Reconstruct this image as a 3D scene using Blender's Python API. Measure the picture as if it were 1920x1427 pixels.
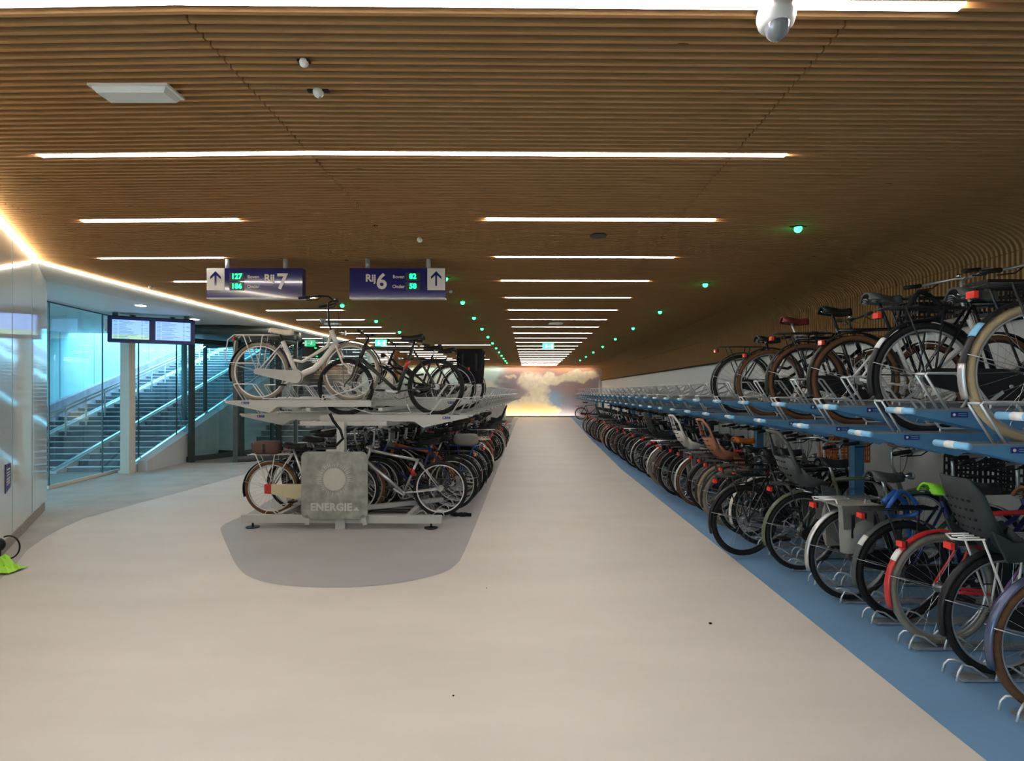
import bpy, math, random
from mathutils import Vector, Matrix, noise
random.seed(7)
PI = math.pi
C = bpy.context.scene.collection
for o in list(bpy.data.objects): bpy.data.objects.remove(o)

# ------------------------------------------------------------------ camera, sky, exposure
F, EYE = 1050.0, 1.55
cam = bpy.data.objects.new('camera', bpy.data.cameras.new('camera')); C.objects.link(cam)
cam.data.sensor_fit = 'HORIZONTAL'; cam.data.sensor_width = 36; cam.data.lens = F/1920*36
cam.data.clip_start = .05; cam.data.clip_end = 300
cam.location = (0, 0, EYE)
cam.rotation_euler = (PI/2, 0, 0)
cam.data.shift_x = -30/1920; cam.data.shift_y = 21/1920      # the photo is cropped off the lens axis: verticals and cross lines stay level
bpy.context.scene.camera = cam
def ray(px, py):
    return Vector(((px-990)/F, 1, -(py-734.5)/F))
def PZ(px, py, z):                       # the point of the plane z seen at that pixel
    d = ray(px, py); t = (z-EYE)/d.z
    return Vector((d.x*t, d.y*t, z))
def PY(px, py, y):
    d = ray(px, py); t = y/d.y
    return Vector((d.x*t, y, EYE+d.z*t))
w = bpy.data.worlds.new('overcast_sky'); bpy.context.scene.world = w; w.use_nodes = True
wn = w.node_tree.nodes; wl = w.node_tree.links
bg = wn['Background']; bg.inputs[1].default_value = 4.6
wt = wn.new('ShaderNodeTexCoord'); ws = wn.new('ShaderNodeSeparateXYZ'); wr = wn.new('ShaderNodeValToRGB')
wl.new(wt.outputs['Generated'], ws.inputs[0]); wl.new(ws.outputs['Z'], wr.inputs[0]); wl.new(wr.outputs[0], bg.inputs[0])
wr.color_ramp.elements[0].color = (.30, .52, .66, 1); wr.color_ramp.elements[0].position = 0
wr.color_ramp.elements[1].color = (.50, .92, 1.2, 1); wr.color_ramp.elements[1].position = .5
vs = bpy.context.scene.view_settings
vs.view_transform = 'Standard'; vs.look = 'None'; vs.gamma = 1; vs.use_curve_mapping = False
vs.exposure = 1.27
LIGHT = 14.5                              # luminance of the ceiling light bars
ZC, YF, XW = 3.13, 34.5, 4.53             # ceiling height, far wall, right wall

# ------------------------------------------------------------------ materials
MATS = {}
def mat(name, col, rough=.5, metal=0, bump=0, bscale=40, var=0, vscale=8, coat=0, emit=None, es=1, spec=None):
    m = bpy.data.materials.new(name); m.use_nodes = True; MATS[name] = m
    nt = m.node_tree; b = nt.nodes['Principled BSDF']
    c = (*col, 1)
    b.inputs['Base Color'].default_value = c
    b.inputs['Roughness'].default_value = rough; b.inputs['Metallic'].default_value = metal
    if coat: b.inputs['Coat Weight'].default_value = coat; b.inputs['Coat Roughness'].default_value = .05
    if spec is not None: b.inputs['Specular IOR Level'].default_value = spec
    if emit: b.inputs['Emission Color'].default_value = (*emit, 1); b.inputs['Emission Strength'].default_value = es
    tc = nt.nodes.new('ShaderNodeTexCoord')
    if var:
        n = nt.nodes.new('ShaderNodeTexNoise'); n.inputs['Scale'].default_value = vscale; n.inputs['Detail'].default_value = 5
        r = nt.nodes.new('ShaderNodeValToRGB')
        r.color_ramp.elements[0].position = .3; r.color_ramp.elements[1].position = .7
        r.color_ramp.elements[0].color = (*[max(0, x*(1-var)) for x in col], 1)
        r.color_ramp.elements[1].color = (*[min(1, x*(1+var)) for x in col], 1)
        nt.links.new(tc.outputs['Object'], n.inputs['Vector']); nt.links.new(n.outputs['Fac'], r.inputs[0]); nt.links.new(r.outputs[0], b.inputs['Base Color'])
    if bump:
        n = nt.nodes.new('ShaderNodeTexNoise'); n.inputs['Scale'].default_value = bscale; n.inputs['Detail'].default_value = 4
        bp = nt.nodes.new('ShaderNodeBump'); bp.inputs['Strength'].default_value = bump; bp.inputs['Distance'].default_value = .01
        nt.links.new(tc.outputs['Object'], n.inputs['Vector']); nt.links.new(n.outputs['Fac'], bp.inputs['Height']); nt.links.new(bp.outputs[0], b.inputs['Normal'])
    return m
def epoxy(name, col, rough=.52):
    m = mat(name, col, rough); nt = m.node_tree; b = nt.nodes['Principled BSDF']
    tc = nt.nodes['Texture Coordinate'] if 'Texture Coordinate' in nt.nodes else nt.nodes.new('ShaderNodeTexCoord')
    mp = nt.nodes.new('ShaderNodeMapping'); mp.inputs['Scale'].default_value = (.35, 1.1, 1)
    n = nt.nodes.new('ShaderNodeTexNoise'); n.inputs['Scale'].default_value = 1.6; n.inputs['Detail'].default_value = 6; n.inputs['Roughness'].default_value = .6
    r = nt.nodes.new('ShaderNodeValToRGB'); r.color_ramp.elements[0].position = .3; r.color_ramp.elements[1].position = .72
    r.color_ramp.elements[0].color = (*[x*.93 for x in col], 1); r.color_ramp.elements[1].color = (*[min(1, x*1.05) for x in col], 1)
    v = nt.nodes.new('ShaderNodeTexVoronoi'); v.inputs['Scale'].default_value = 1.1
    lt = nt.nodes.new('ShaderNodeMath'); lt.operation = 'LESS_THAN'; lt.inputs[1].default_value = .006
    mx = nt.nodes.new('ShaderNodeMixRGB'); mx.inputs[2].default_value = (.12, .1, .08, 1)
    nt.links.new(tc.outputs['Object'], mp.inputs[0]); nt.links.new(mp.outputs[0], n.inputs['Vector']); nt.links.new(n.outputs['Fac'], r.inputs[0])
    nt.links.new(tc.outputs['Object'], v.inputs['Vector']); nt.links.new(v.outputs['Distance'], lt.inputs[0]); nt.links.new(lt.outputs[0], mx.inputs[0])
    nt.links.new(r.outputs[0], mx.inputs[1]); nt.links.new(mx.outputs[0], b.inputs['Base Color'])
    n2 = nt.nodes.new('ShaderNodeTexNoise'); n2.inputs['Scale'].default_value = 3; mr = nt.nodes.new('ShaderNodeMapRange')
    mr.inputs['To Min'].default_value = rough-.08; mr.inputs['To Max'].default_value = rough+.12
    nt.links.new(tc.outputs['Object'], n2.inputs['Vector']); nt.links.new(n2.outputs['Fac'], mr.inputs[0]); nt.links.new(mr.outputs[0], b.inputs['Roughness'])
    return m
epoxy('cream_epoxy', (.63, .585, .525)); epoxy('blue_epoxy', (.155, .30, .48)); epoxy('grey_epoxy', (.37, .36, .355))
mat('concrete', (.42, .40, .36), .6, var=.14, vscale=2.2, bump=.15, bscale=25)
mat('dark_mat', (.20, .20, .20), .8, var=.1)
mat('outside_paving', (.62, .62, .60), .7, var=.08, vscale=4)
def wood():
    m = mat('larch_slat', (.5, .33, .17), .75, spec=.12); nt = m.node_tree; b = nt.nodes['Principled BSDF']
    tc = nt.nodes['Texture Coordinate']
    mp = nt.nodes.new('ShaderNodeMapping'); mp.inputs['Scale'].default_value = (1.4, 9, 1.4)
    n = nt.nodes.new('ShaderNodeTexNoise'); n.inputs['Scale'].default_value = 2.2; n.inputs['Detail'].default_value = 4
    r = nt.nodes.new('ShaderNodeValToRGB')
    e = r.color_ramp.elements; e[0].position = .25; e[0].color = (.39, .215, .088, 1); e[1].position = .75; e[1].color = (.46, .265, .118, 1)
    v = nt.nodes.new('ShaderNodeTexVoronoi'); v.inputs['Scale'].default_value = 1.0
    mp2 = nt.nodes.new('ShaderNodeMapping'); mp2.inputs['Scale'].default_value = (1.6, 7.0, 1.6)
    lt = nt.nodes.new('ShaderNodeMath'); lt.operation = 'LESS_THAN'; lt.inputs[1].default_value = .045
    mx = nt.nodes.new('ShaderNodeMixRGB'); mx.inputs[2].default_value = (.10, .045, .015, 1)
    L = nt.links.new
    L(tc.outputs['Object'], mp.inputs[0]); L(mp.outputs[0], n.inputs['Vector']); L(n.outputs['Fac'], r.inputs[0])
    L(tc.outputs['Object'], mp2.inputs[0]); L(mp2.outputs[0], v.inputs['Vector']); L(v.outputs['Distance'], lt.inputs[0])
    L(lt.outputs[0], mx.inputs[0]); L(r.outputs[0], mx.inputs[1]); L(mx.outputs[0], b.inputs['Base Color'])
wood()
mat('wood_backing', (.05, .026, .012), .9, var=.2)
mat('felt', (.05, .03, .015), .95, var=.1)
mat('white_paint', (.78, .78, .75), .5, bump=.02, bscale=60, var=.02)
mat('white_gloss', (.66, .66, .61), .07, coat=.6, var=.02, vscale=1)
mat('beige_steel', (.66, .62, .54), .4, var=.03)
mat('plinth', (.30, .27, .23), .5, var=.1)
mat('dark_frame', (.075, .09, .085), .38, metal=.4, var=.1)
mat('black_metal', (.012, .012, .013), .35, var=.2, spec=0.3)
mat('black_paint', (.008, .008, .009), .25, coat=.3, var=.1)
mat('rubber', (.016, .016, .016), .7, bump=.3, bscale=180, var=.2, spec=0.2)
mat('tan_rubber', (.42, .32, .19), .75, bump=.3, bscale=160, var=.15, spec=0.25)
mat('brown_rubber', (.13, .06, .028), .7, bump=.3, bscale=160, var=.2, spec=0.25)
mat('grey_rubber', (.24, .21, .17), .75, bump=.3, bscale=160, var=.2, spec=0.25)
mat('chrome', (.75, .75, .74), .2, metal=1, var=.05)
mat('silver', (.56, .57, .57), .34, metal=.85, var=.06)
mat('galvanised', (.42, .44, .44), .45, metal=.7, var=.22, vscale=14)
mat('rack_grey', (.47, .48, .46), .42, metal=.15, var=.05)
mat('tray_grey', (.30, .31, .32), .45, metal=.5, var=.12)
mat('guard_steel', (.66, .67, .67), .33, metal=.55, var=.04)
mat('rack_blue', (.085, .23, .40), .4, metal=.1, var=.06)
mat('handle_blue', (.22, .50, .74), .5, var=.04)
mat('handle_white', (.72, .72, .70), .5, var=.04)
mat('navy', (.012, .016, .16), .12, coat=.8, var=.03)
mat('sign_white', (.72, .71, .66), .3, var=.02)
mat('sticker_navy', (.02, .02, .16), .4, var=.05)
mat('white_frame', (.68, .66, .61), .3, coat=.4, var=.03)
mat('olive_frame', (.028, .030, .024), .35, var=.1)
mat('moss_frame', (.11, .13, .07), .4, var=.1)
mat('red_paint', (.50, .02, .02), .3, coat=.4, var=.08)
mat('orange_paint', (.65, .15, .02), .35, var=.06)
mat('blue_paint', (.02, .10, .38), .35, var=.08)
mat('navy_paint', (.01, .018, .10), .35, var=.08)
mat('purple_paint', (.16, .08, .20), .35, var=.08)
mat('cream_paint', (.62, .56, .36), .4, var=.05)
mat('steel_blue', (.10, .12, .20), .25, metal=.6, var=.1)
mat('green_paint', (.05, .10, .055), .4, var=.1)
mat('black_leather', (.018, .018, .020), .45, bump=.1, bscale=80, var=.2, spec=0.3)
mat('cream_leather', (.72, .65, .50), .5, bump=.1, bscale=80, var=.08)
mat('brown_leather', (.23, .085, .025), .45, bump=.1, bscale=80, var=.15)
mat('red_leather', (.16, .02, .02), .45, bump=.1, bscale=80, var=.15)
mat('lime', (.33, .85, .04), .5, bump=.1, bscale=20, var=.08)
mat('red_lens', (.75, .03, .02), .2, coat=.6, var=.05)
mat('clear_lens', (.7, .7, .72), .1, metal=.3, var=.03)
mat('black_fabric', (.014, .014, .016), .85, bump=.2, bscale=120, var=.2, spec=0.1)
mat('canvas', (.24, .235, .21), .85, bump=.2, bscale=120, var=.08)
mat('brown_fabric', (.10, .055, .05), .85, bump=.2, bscale=120, var=.1)
mat('seat_charcoal', (.030, .037, .036), .5, bump=.08, bscale=60, var=.08, spec=0.3)
mat('seat_grey', (.075, .083, .08), .5, bump=.08, bscale=60, var=.08, spec=0.3)
mat('seat_brown', (.33, .135, .07), .5, bump=.08, bscale=60, var=.06)
mat('seat_white', (.62, .60, .55), .5, bump=.08, bscale=60, var=.04)
mat('black_plastic', (.015, .015, .016), .4, bump=.05, bscale=60, var=.1, spec=0.25)
mat('energy_plate', (.30, .305, .28), .5, metal=.35, var=.3, vscale=9)
mat('energy_light', (.52, .52, .47), .45, metal=.2, var=.05)
mat('stair_stone', (.15, .17, .20), .7, var=.25, vscale=3)
mat('stair_nosing', (.72, .78, .80), .6, var=.06)
mat('stair_panel', (.42, .82, .90), .5, var=.06, vscale=.7)
mat('stair_wall', (.56, .57, .58), .7, var=.12, vscale=1.5)
mat('parapet', (.34, .33, .40), .7, var=.2, vscale=6)
mat('joint', (.22, .36, .40), .7, var=.05)
mat('lime_bag', (.42, .85, .06), .5, bump=.3, bscale=30, var=.1)
mat('tube_light', (1, .96, .9), .5, emit=(1, .95, .92), es=LIGHT, var=.01)
mat('washer_light', (1, .97, .88), .5, emit=(1, .88, .68), es=24, var=.01)
mat('led_light', (1, .97, .88), .5, emit=(1, .93, .76), es=11, var=.01)
mat('down_light', (1, .97, .9), .5, emit=(1, .95, .85), es=9, var=.01)
mat('green_light', (.1, 1, .4), .5, emit=(.02, 1, .22), es=6, var=.01)
mat('green_digit', (.1, 1, .4), .5, emit=(.0, 1, .20), es=2.2, var=.01)
mat('exit_green', (.05, .6, .3), .5, emit=(.03, .75, .32), es=1.5, var=.01)
mat('exit_white', (1, 1, 1), .5, emit=(.8, 1, .9), es=1.6, var=.01)
mat('screen_blue', (.3, .5, .9), .3, emit=(.30, .52, 1), es=.42, var=.01)
mat('screen_yellow', (.5, .7, .4), .3, emit=(.42, .68, .50), es=.36, var=.01)
mat('screen_ink', (.1, .2, .5), .3, emit=(.08, .16, .5), es=.25, var=.01)
mat('diffuser', (.62, .66, .64), .35, var=.03)
mat('camera_dome', (.22, .23, .25), .05, coat=1, var=.1)
mat('digit_back', (.012, .03, .016), .3, var=.1)
def glass(name, tint, refl=.10):
    m = bpy.data.materials.new(name); m.use_nodes = True; MATS[name] = m; nt = m.node_tree
    for n in list(nt.nodes):
        if n.type == 'BSDF_PRINCIPLED': nt.nodes.remove(n)
    out = nt.nodes['Material Output']; t = nt.nodes.new('ShaderNodeBsdfTransparent'); t.inputs[0].default_value = (*tint, 1)
    g = nt.nodes.new('ShaderNodeBsdfGlossy'); g.inputs['Roughness'].default_value = .01
    lw = nt.nodes.new('ShaderNodeLayerWeight'); lw.inputs[0].default_value = .35
    mr = nt.nodes.new('ShaderNodeMapRange'); mr.inputs['To Min'].default_value = refl*.5; mr.inputs['To Max'].default_value = refl*4
    n = nt.nodes.new('ShaderNodeTexNoise'); n.inputs['Scale'].default_value = .7
    bp = nt.nodes.new('ShaderNodeBump'); bp.inputs['Strength'].default_value = .02
    mx = nt.nodes.new('ShaderNodeMixShader'); L = nt.links.new
    L(n.outputs['Fac'], bp.inputs['Height']); L(bp.outputs[0], g.inputs['Normal'])
    L(lw.outputs['Facing'], mr.inputs[0]); L(mr.outputs[0], mx.inputs[0]); L(t.outputs[0], mx.inputs[1]); L(g.outputs[0], mx.inputs[2]); L(mx.outputs[0], out.inputs[0])
glass('glass', (.80, .93, .95)); glass('dark_glass', (.55, .70, .74), .12)

# ------------------------------------------------------------------ mesh builder
class MB:
    def __init__(s): s.v = []; s.f = []; s.m = []; s.s = []; s.names = []
    def _mi(s, m):
        if m not in s.names: s.names.append(m)
        return s.names.index(m)
    def add(s, vs, fs, m, smooth=False):
        b = len(s.v); s.v += [tuple(x) for x in vs]; i = s._mi(m)
        for f in fs: s.f.append([b+k for k in f]); s.m.append(i); s.s.append(smooth)
    def box(s, c, d, m, rot=None):
        hx, hy, hz = d[0]/2, d[1]/2, d[2]/2; c = Vector(c)
        vs = [Vector((x*hx, y*hy, z*hz)) for x in (-1, 1) for y in (-1, 1) for z in (-1, 1)]
        if rot is not None: vs = [rot @ v for v in vs]
        s.add([v+c for v in vs], [(0,1,3,2),(4,6,7,5),(0,4,5,1),(2,3,7,6),(0,2,6,4),(1,5,7,3)], m)
    def bar(s, a, b, wd, ht, m, up=(0,0,1)):
        a = Vector(a); b = Vector(b); d = (b-a).normalized(); u = Vector(up); sd = d.cross(u)
        if sd.length < 1e-4: sd = d.cross(Vector((0,1,0)))
        sd.normalize(); u = sd.cross(d)
        vs = [p+sd*wd/2*i+u*ht/2*j for p in (a, b) for i, j in ((-1,-1),(1,-1),(1,1),(-1,1))]
        s.add(vs, [(0,3,2,1),(4,5,6,7),(0,1,5,4),(1,2,6,5),(2,3,7,6),(3,0,4,7)], m)
    def tube(s, pts, r, m, n=8, closed=False, caps=True, flat=1.0):
        P = [Vector(p) for p in pts]; N = len(P); rs = r if isinstance(r, (list, tuple)) else [r]*N
        T = []
        for i in range(N):
            a = P[i-1] if (i > 0 or closed) else P[i]; b = P[(i+1) % N] if (i < N-1 or closed) else P[i]
            T.append((b-a).normalized())
        ref = Vector((0,1,0)) if abs(T[0].y) < .9 else Vector((0,0,1))
        u = (ref-T[0]*ref.dot(T[0])).normalized(); vs = []
        for i in range(N):
            u = u-T[i]*u.dot(T[i])
            if u.length < 1e-5: u = T[i].orthogonal()
            u.normalize(); v = T[i].cross(u)
            for k in range(n):
                a = 2*PI*k/n; vs.append(P[i]+u*math.cos(a)*rs[i]+v*math.sin(a)*rs[i]*flat)
        fs = []
        for i in range(N if closed else N-1):
            j = (i+1) % N
            for k in range(n): fs.append((i*n+k, i*n+(k+1) % n, j*n+(k+1) % n, j*n+k))
        if caps and not closed: fs += [tuple(range(n-1, -1, -1)), tuple((N-1)*n+k for k in range(n))]
        s.add(vs, fs, m, True)
    def ring(s, c, R, r, m, n=36, k=8, a0=0, a1=2*PI, y=0, flat=1.0):
        full = abs(a1-a0-2*PI) < 1e-6
        N = n if full else n+1
        s.tube([(c[0]+R*math.cos(a0+(a1-a0)*i/n), c[1]+y, c[2]+R*math.sin(a0+(a1-a0)*i/n)) for i in range(N)], r, m, k, full, True, flat)
    def prism(s, poly, y0, y1, m):        # polygon in xz, extruded along y
        n = len(poly); vs = [(x, y0, z) for x, z in poly]+[(x, y1, z) for x, z in poly]
        fs = [tuple(range(n)), tuple(range(2*n-1, n-1, -1))]+[(i, n+i, n+(i+1) % n, (i+1) % n) for i in range(n)]
        s.add(vs, fs, m)
    def prismz(s, poly, z0, z1, m):
        n = len(poly); vs = [(x, y, z0) for x, y in poly]+[(x, y, z1) for x, y in poly]
        fs = [tuple(range(n-1, -1, -1)), tuple(range(n, 2*n))]+[(i, (i+1) % n, n+(i+1) % n, n+i) for i in range(n)]
        s.add(vs, fs, m)
    def ball(s, c, r, m, n=12, k=8, rot=None):
        r = r if isinstance(r, (tuple, list)) else (r, r, r); vs = []
        for i in range(k+1):
            t = PI*i/k
            for j in range(n):
                a = 2*PI*j/n; p = Vector((r[0]*math.sin(t)*math.cos(a), r[1]*math.sin(t)*math.sin(a), r[2]*math.cos(t)))
                if rot is not None: p = rot @ p
                vs.append(p+Vector(c))
        s.add(vs, [(i*n+j, (i+1)*n+j, (i+1)*n+(j+1) % n, i*n+(j+1) % n) for i in range(k) for j in range(n)], m, True)
    def cyl(s, a, b, r, m, n=16, r2=None): s.tube([a, b], [r, r if r2 is None else r2], m, n); s.s[-2:] = [False, False]
    def grid(s, G, m, th=0, smooth=True):
        R, K = len(G), len(G[0]); G = [[Vector(p) for p in row] for row in G]
        vs = [p for row in G for p in row]
        fs = [(i*K+j, i*K+j+1, (i+1)*K+j+1, (i+1)*K+j) for i in range(R-1) for j in range(K-1)]
        if th:
            B = []
            for i in range(R):
                for j in range(K):
                    a = G[min(i+1, R-1)][j]-G[max(i-1, 0)][j]; b = G[i][min(j+1, K-1)]-G[i][max(j-1, 0)]
                    nn = a.cross(b); nn = nn.normalized() if nn.length > 1e-9 else Vector((0,0,1)); B.append(G[i][j]+nn*th)
            o = len(vs); vs += B; fs += [tuple(o+k for k in reversed(f)) for f in fs[:]]
            edge = [(0, j) for j in range(K)]+[(i, K-1) for i in range(1, R)]+[(R-1, j) for j in range(K-2, -1, -1)]+[(i, 0) for i in range(R-2, 0, -1)]
            ids = [i*K+j for i, j in edge]
            for q in range(len(ids)):
                a, b = ids[q], ids[(q+1) % len(ids)]; fs.append((b, a, o+a, o+b))
        s.add(vs, fs, m, smooth)
    def merge(s, o):
        b = len(s.v); s.v += o.v
        for f, m, sm in zip(o.f, o.m, o.s): s.f.append([b+k for k in f]); s.m.append(s._mi(o.names[m])); s.s.append(sm)
    def mesh(s, name):
        me = bpy.data.meshes.new(name); me.from_pydata(s.v, [], s.f)
        for n in s.names: me.materials.append(MATS[n])
        me.polygons.foreach_set('material_index', s.m); me.polygons.foreach_set('use_smooth', s.s); me.update()
        return me
    def obj(s, name, parent=None, loc=None):
        o = bpy.data.objects.new(name, s.mesh(name)); C.objects.link(o)
        if parent: o.parent = parent
        if loc: o.location = loc
        return o
def tag(o, label=None, cat=None, group=None, kind=None):
    if label: o['label'] = label
    if cat: o['category'] = cat
    if group: o['group'] = group
    if kind: o['kind'] = kind
    return o
def thing(name, label, cat, loc=(0,0,0), rz=0, group=None):
    o = bpy.data.objects.new(name, None); C.objects.link(o); o.empty_display_size = .1
    o.location = loc; o.rotation_euler = (0, 0, rz); return tag(o, label, cat, group)
def dup(o, parent=None):
    c = o.copy(); C.objects.link(c)
    if parent: c.parent = parent
    for ch in list(o.children): dup(ch, c)
    return c
def struct(mb, name): return tag(mb.obj(name), kind='structure')
def text_mesh(body, size, m, bold=.0, ext=.001, align='CENTER', spacing=1.0):
    cu = bpy.data.curves.new('writing', 'FONT'); cu.body = body; cu.size = size; cu.align_x = align; cu.align_y = 'CENTER'
    cu.offset = bold; cu.extrude = ext; cu.resolution_u = 3; cu.space_character = spacing
    t = bpy.data.objects.new('writing', cu); C.objects.link(t); dg = bpy.context.evaluated_depsgraph_get()
    me = bpy.data.meshes.new_from_object(t.evaluated_get(dg)); me.name = 'writing'
    bpy.data.objects.remove(t); bpy.data.curves.remove(cu)
    me.materials.clear(); me.materials.append(MATS[m]); return me
def put_text(body, size, m, parent, loc, name='lettering', bold=0, align='CENTER', spacing=1.0):
    o = bpy.data.objects.new(name, text_mesh(body, size, m, bold, align=align, spacing=spacing)); C.objects.link(o)
    o.parent = parent; o.location = loc; o.rotation_euler = (PI/2, 0, 0); return o

# ------------------------------------------------------------------ floor
fl = MB()
fl.prismz([(-9.6, -4), (5.2, -4), (5.2, 36), (-9.6, 36)], -.06, 0, 'cream_epoxy')
fl.prismz([(-30, 10.2), (-9.6, 10.2), (-9.6, 45), (-30, 45)], -.06, -.002, 'outside_paving')
fl.prismz([(-30, -4), (-9.6, -4), (-9.6, 10.2), (-30, 10.2)], -.06, -.002, 'outside_paving')
def sheet(poly, m, z=.0015): fl.add([(p[0], p[1], z) for p in poly], [tuple(range(len(poly)))], m)
def g(px, py): p = PZ(px, py, 0); return (p.x, p.y)
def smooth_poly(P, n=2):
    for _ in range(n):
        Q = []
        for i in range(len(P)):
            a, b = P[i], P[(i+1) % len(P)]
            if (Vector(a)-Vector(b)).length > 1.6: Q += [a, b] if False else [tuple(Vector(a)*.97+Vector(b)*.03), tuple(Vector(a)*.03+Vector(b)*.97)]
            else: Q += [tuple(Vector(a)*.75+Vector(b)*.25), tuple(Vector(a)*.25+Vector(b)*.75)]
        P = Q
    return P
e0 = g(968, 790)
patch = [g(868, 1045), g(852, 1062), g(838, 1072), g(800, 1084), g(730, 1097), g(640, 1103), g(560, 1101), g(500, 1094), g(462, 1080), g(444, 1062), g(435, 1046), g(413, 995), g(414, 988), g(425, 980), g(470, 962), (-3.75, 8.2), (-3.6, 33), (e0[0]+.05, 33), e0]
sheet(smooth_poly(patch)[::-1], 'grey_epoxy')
b1, b2, b3, b4 = g(1850, 1427), g(1165, 880), g(1108, 824), g(1072, 784)
dx = (b1[0]-b2[0])/(b1[1]-b2[1])
sheet([(b1[0]-dx*6, b1[1]-6), (5.0, b1[1]-6), (5.0, 34.4), (b4[0], 34.4), b4, (b3[0], b3[1]), (b2[0], b2[1])], 'blue_epoxy')
cg = [g(0, 1087), g(26, 1063), g(52, 1031), g(86, 1007), g(117, 990), g(156, 973), g(221, 954), g(325, 927), g(463, 888), g(560, 862), (-5.0, 14.5), (-4.9, 22), (-5.6, 22), (-9.55, 22), (-9.55, 2.0), (-5.2, 2.0)]
sheet([(p[0], p[1]) for p in cg], 'concrete')
sheet([(-3.4, 27.5), (-.85, 27.5), (-.85, 34.3), (-3.4, 34.3)], 'dark_mat', .003)
sheet([(3.0, 27.5), (4.4, 27.5), (4.4, 34.3), (3.0, 34.3)], 'dark_mat', .003)
struct(fl, 'floor')

# ------------------------------------------------------------------ slatted ceiling, cove and right wall
_A, _B = PZ(88, 957, 0), PZ(0, 1052, 0); _D = (_B-_A).normalized()
_n = Vector((-_D.y, _D.x, 0)); _n = _n if _n.x > 0 else -_n
LED = [tuple(_A+_D*q+_n*.025+Vector((0, 0, 3.11))) for q in (6.2, 4.4, 2.9, 1.8, 1.1)] + [tuple(PZ(px, py, 3.11)) for px, py in ( (70, 489), (97, 498), (160, 515), (250, 539), (400, 577), (550, 614), (705, 652))]
def led_x(y):
    if y <= LED[0][1]: return LED[0][0]
    for a, b in zip(LED, LED[1:]):
        if a[1] <= y <= b[1]: t = (y-a[1])/(b[1]-a[1]); return a[0]+t*(b[0]-a[0])
    return LED[-1][0]
def skew(x): return .025*(-1.45-x) if x < -1.45 else .012*(x+1.45)
ce = MB(); co = MB()
PIT, SW, SH = .058, .020, .07
y = -3.0; nS = 0
def slat(mb, x0, y0, x1, y1, z0=ZC, z1=ZC+SH):
    vs = [(x, yy+d, z) for x, yy in ((x0, y0), (x1, y1)) for d, z in ((-SW/2, z0), (SW/2, z0), (SW/2, z1), (-SW/2, z1))]
    mb.add(vs, [(0,3,2,1),(4,5,6,7),(0,1,5,4),(1,2,6,5),(2,3,7,6),(3,0,4,7)], 'larch_slat')
CA, CB = .70, .27
arc = [(XW-CA+CA*math.sin(t*PI/2/9), ZC-CB+CB*math.cos(t*PI/2/9)) for t in range(10)]
arc2 = [(XW-CA+(CA+SH)*math.sin(t*PI/2/9), ZC-CB+(CB+SH)*math.cos(t*PI/2/9)) for t in range(10)]
while y < YF:
    xl = max(led_x(y)-.16, -9.4) if y < 19.4 else (-5.3 if y < 21.8 else -9.4)
    for a, b in ((-9.4, -4.4), (-4.4, -1.45), (-1.45, 1.37), (1.37, XW-CA)):
        gp = 0 if abs(((y-2.285+.71) % 1.42)-.71) < .075 else .004
        a2 = max(a+gp, xl); b2 = b-gp
        if a2 < b2: slat(ce, a2, y+skew(a2), b2, y+skew(b2))
    if y > .5:
        vs = []
        for (x, z), (x2, z2) in zip(arc, arc2): vs += [(x, y-.013, z), (x, y+.013, z), (x2, y+.013, z2), (x2, y-.013, z2)]
        fs = []
        for i in range(9):
            k = i*4
            for q in range(4): fs.append((k+q, k+4+q, k+4+(q+1) % 4, k+(q+1) % 4))
        co.add(vs, fs, 'larch_slat')
        co.box((XW+SH/2, y, (2.26+2.852)/2), (SH, .026, 2.852-2.26), 'larch_slat')
    y += PIT; nS += 1
ce.box((-2.3, 16, ZC+SH+.03), (14.6, 41, .04), 'felt')
struct(ce, 'ceiling')
back = []
for i in range(10):
    t = i*PI/2/9; back.append((XW-CA+(CA+SH+.005)*math.sin(t), ZC-CB+(CB+SH+.005)*math.cos(t)))
co.grid([[(x, yy, z) for yy in (-3, 36)] for x, z in back], 'wood_backing', .02)
co.box((XW+SH+.02, 16.5, 2.55), (.03, 39, .62), 'wood_backing')
co.box((XW+.02, 16.5, 2.245), (.10, 39, .025), 'wood_backing')
struct(co, 'trim_1')
wr_ = MB(); wr_.box((XW+.14, 16.3, 1.13), (.12, 40.6, 2.26), 'white_paint'); wr_.box((XW+.2, 16.3, 2.75), (.1, 40.6, 1), 'white_paint')
struct(wr_, 'wall_right')

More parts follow.
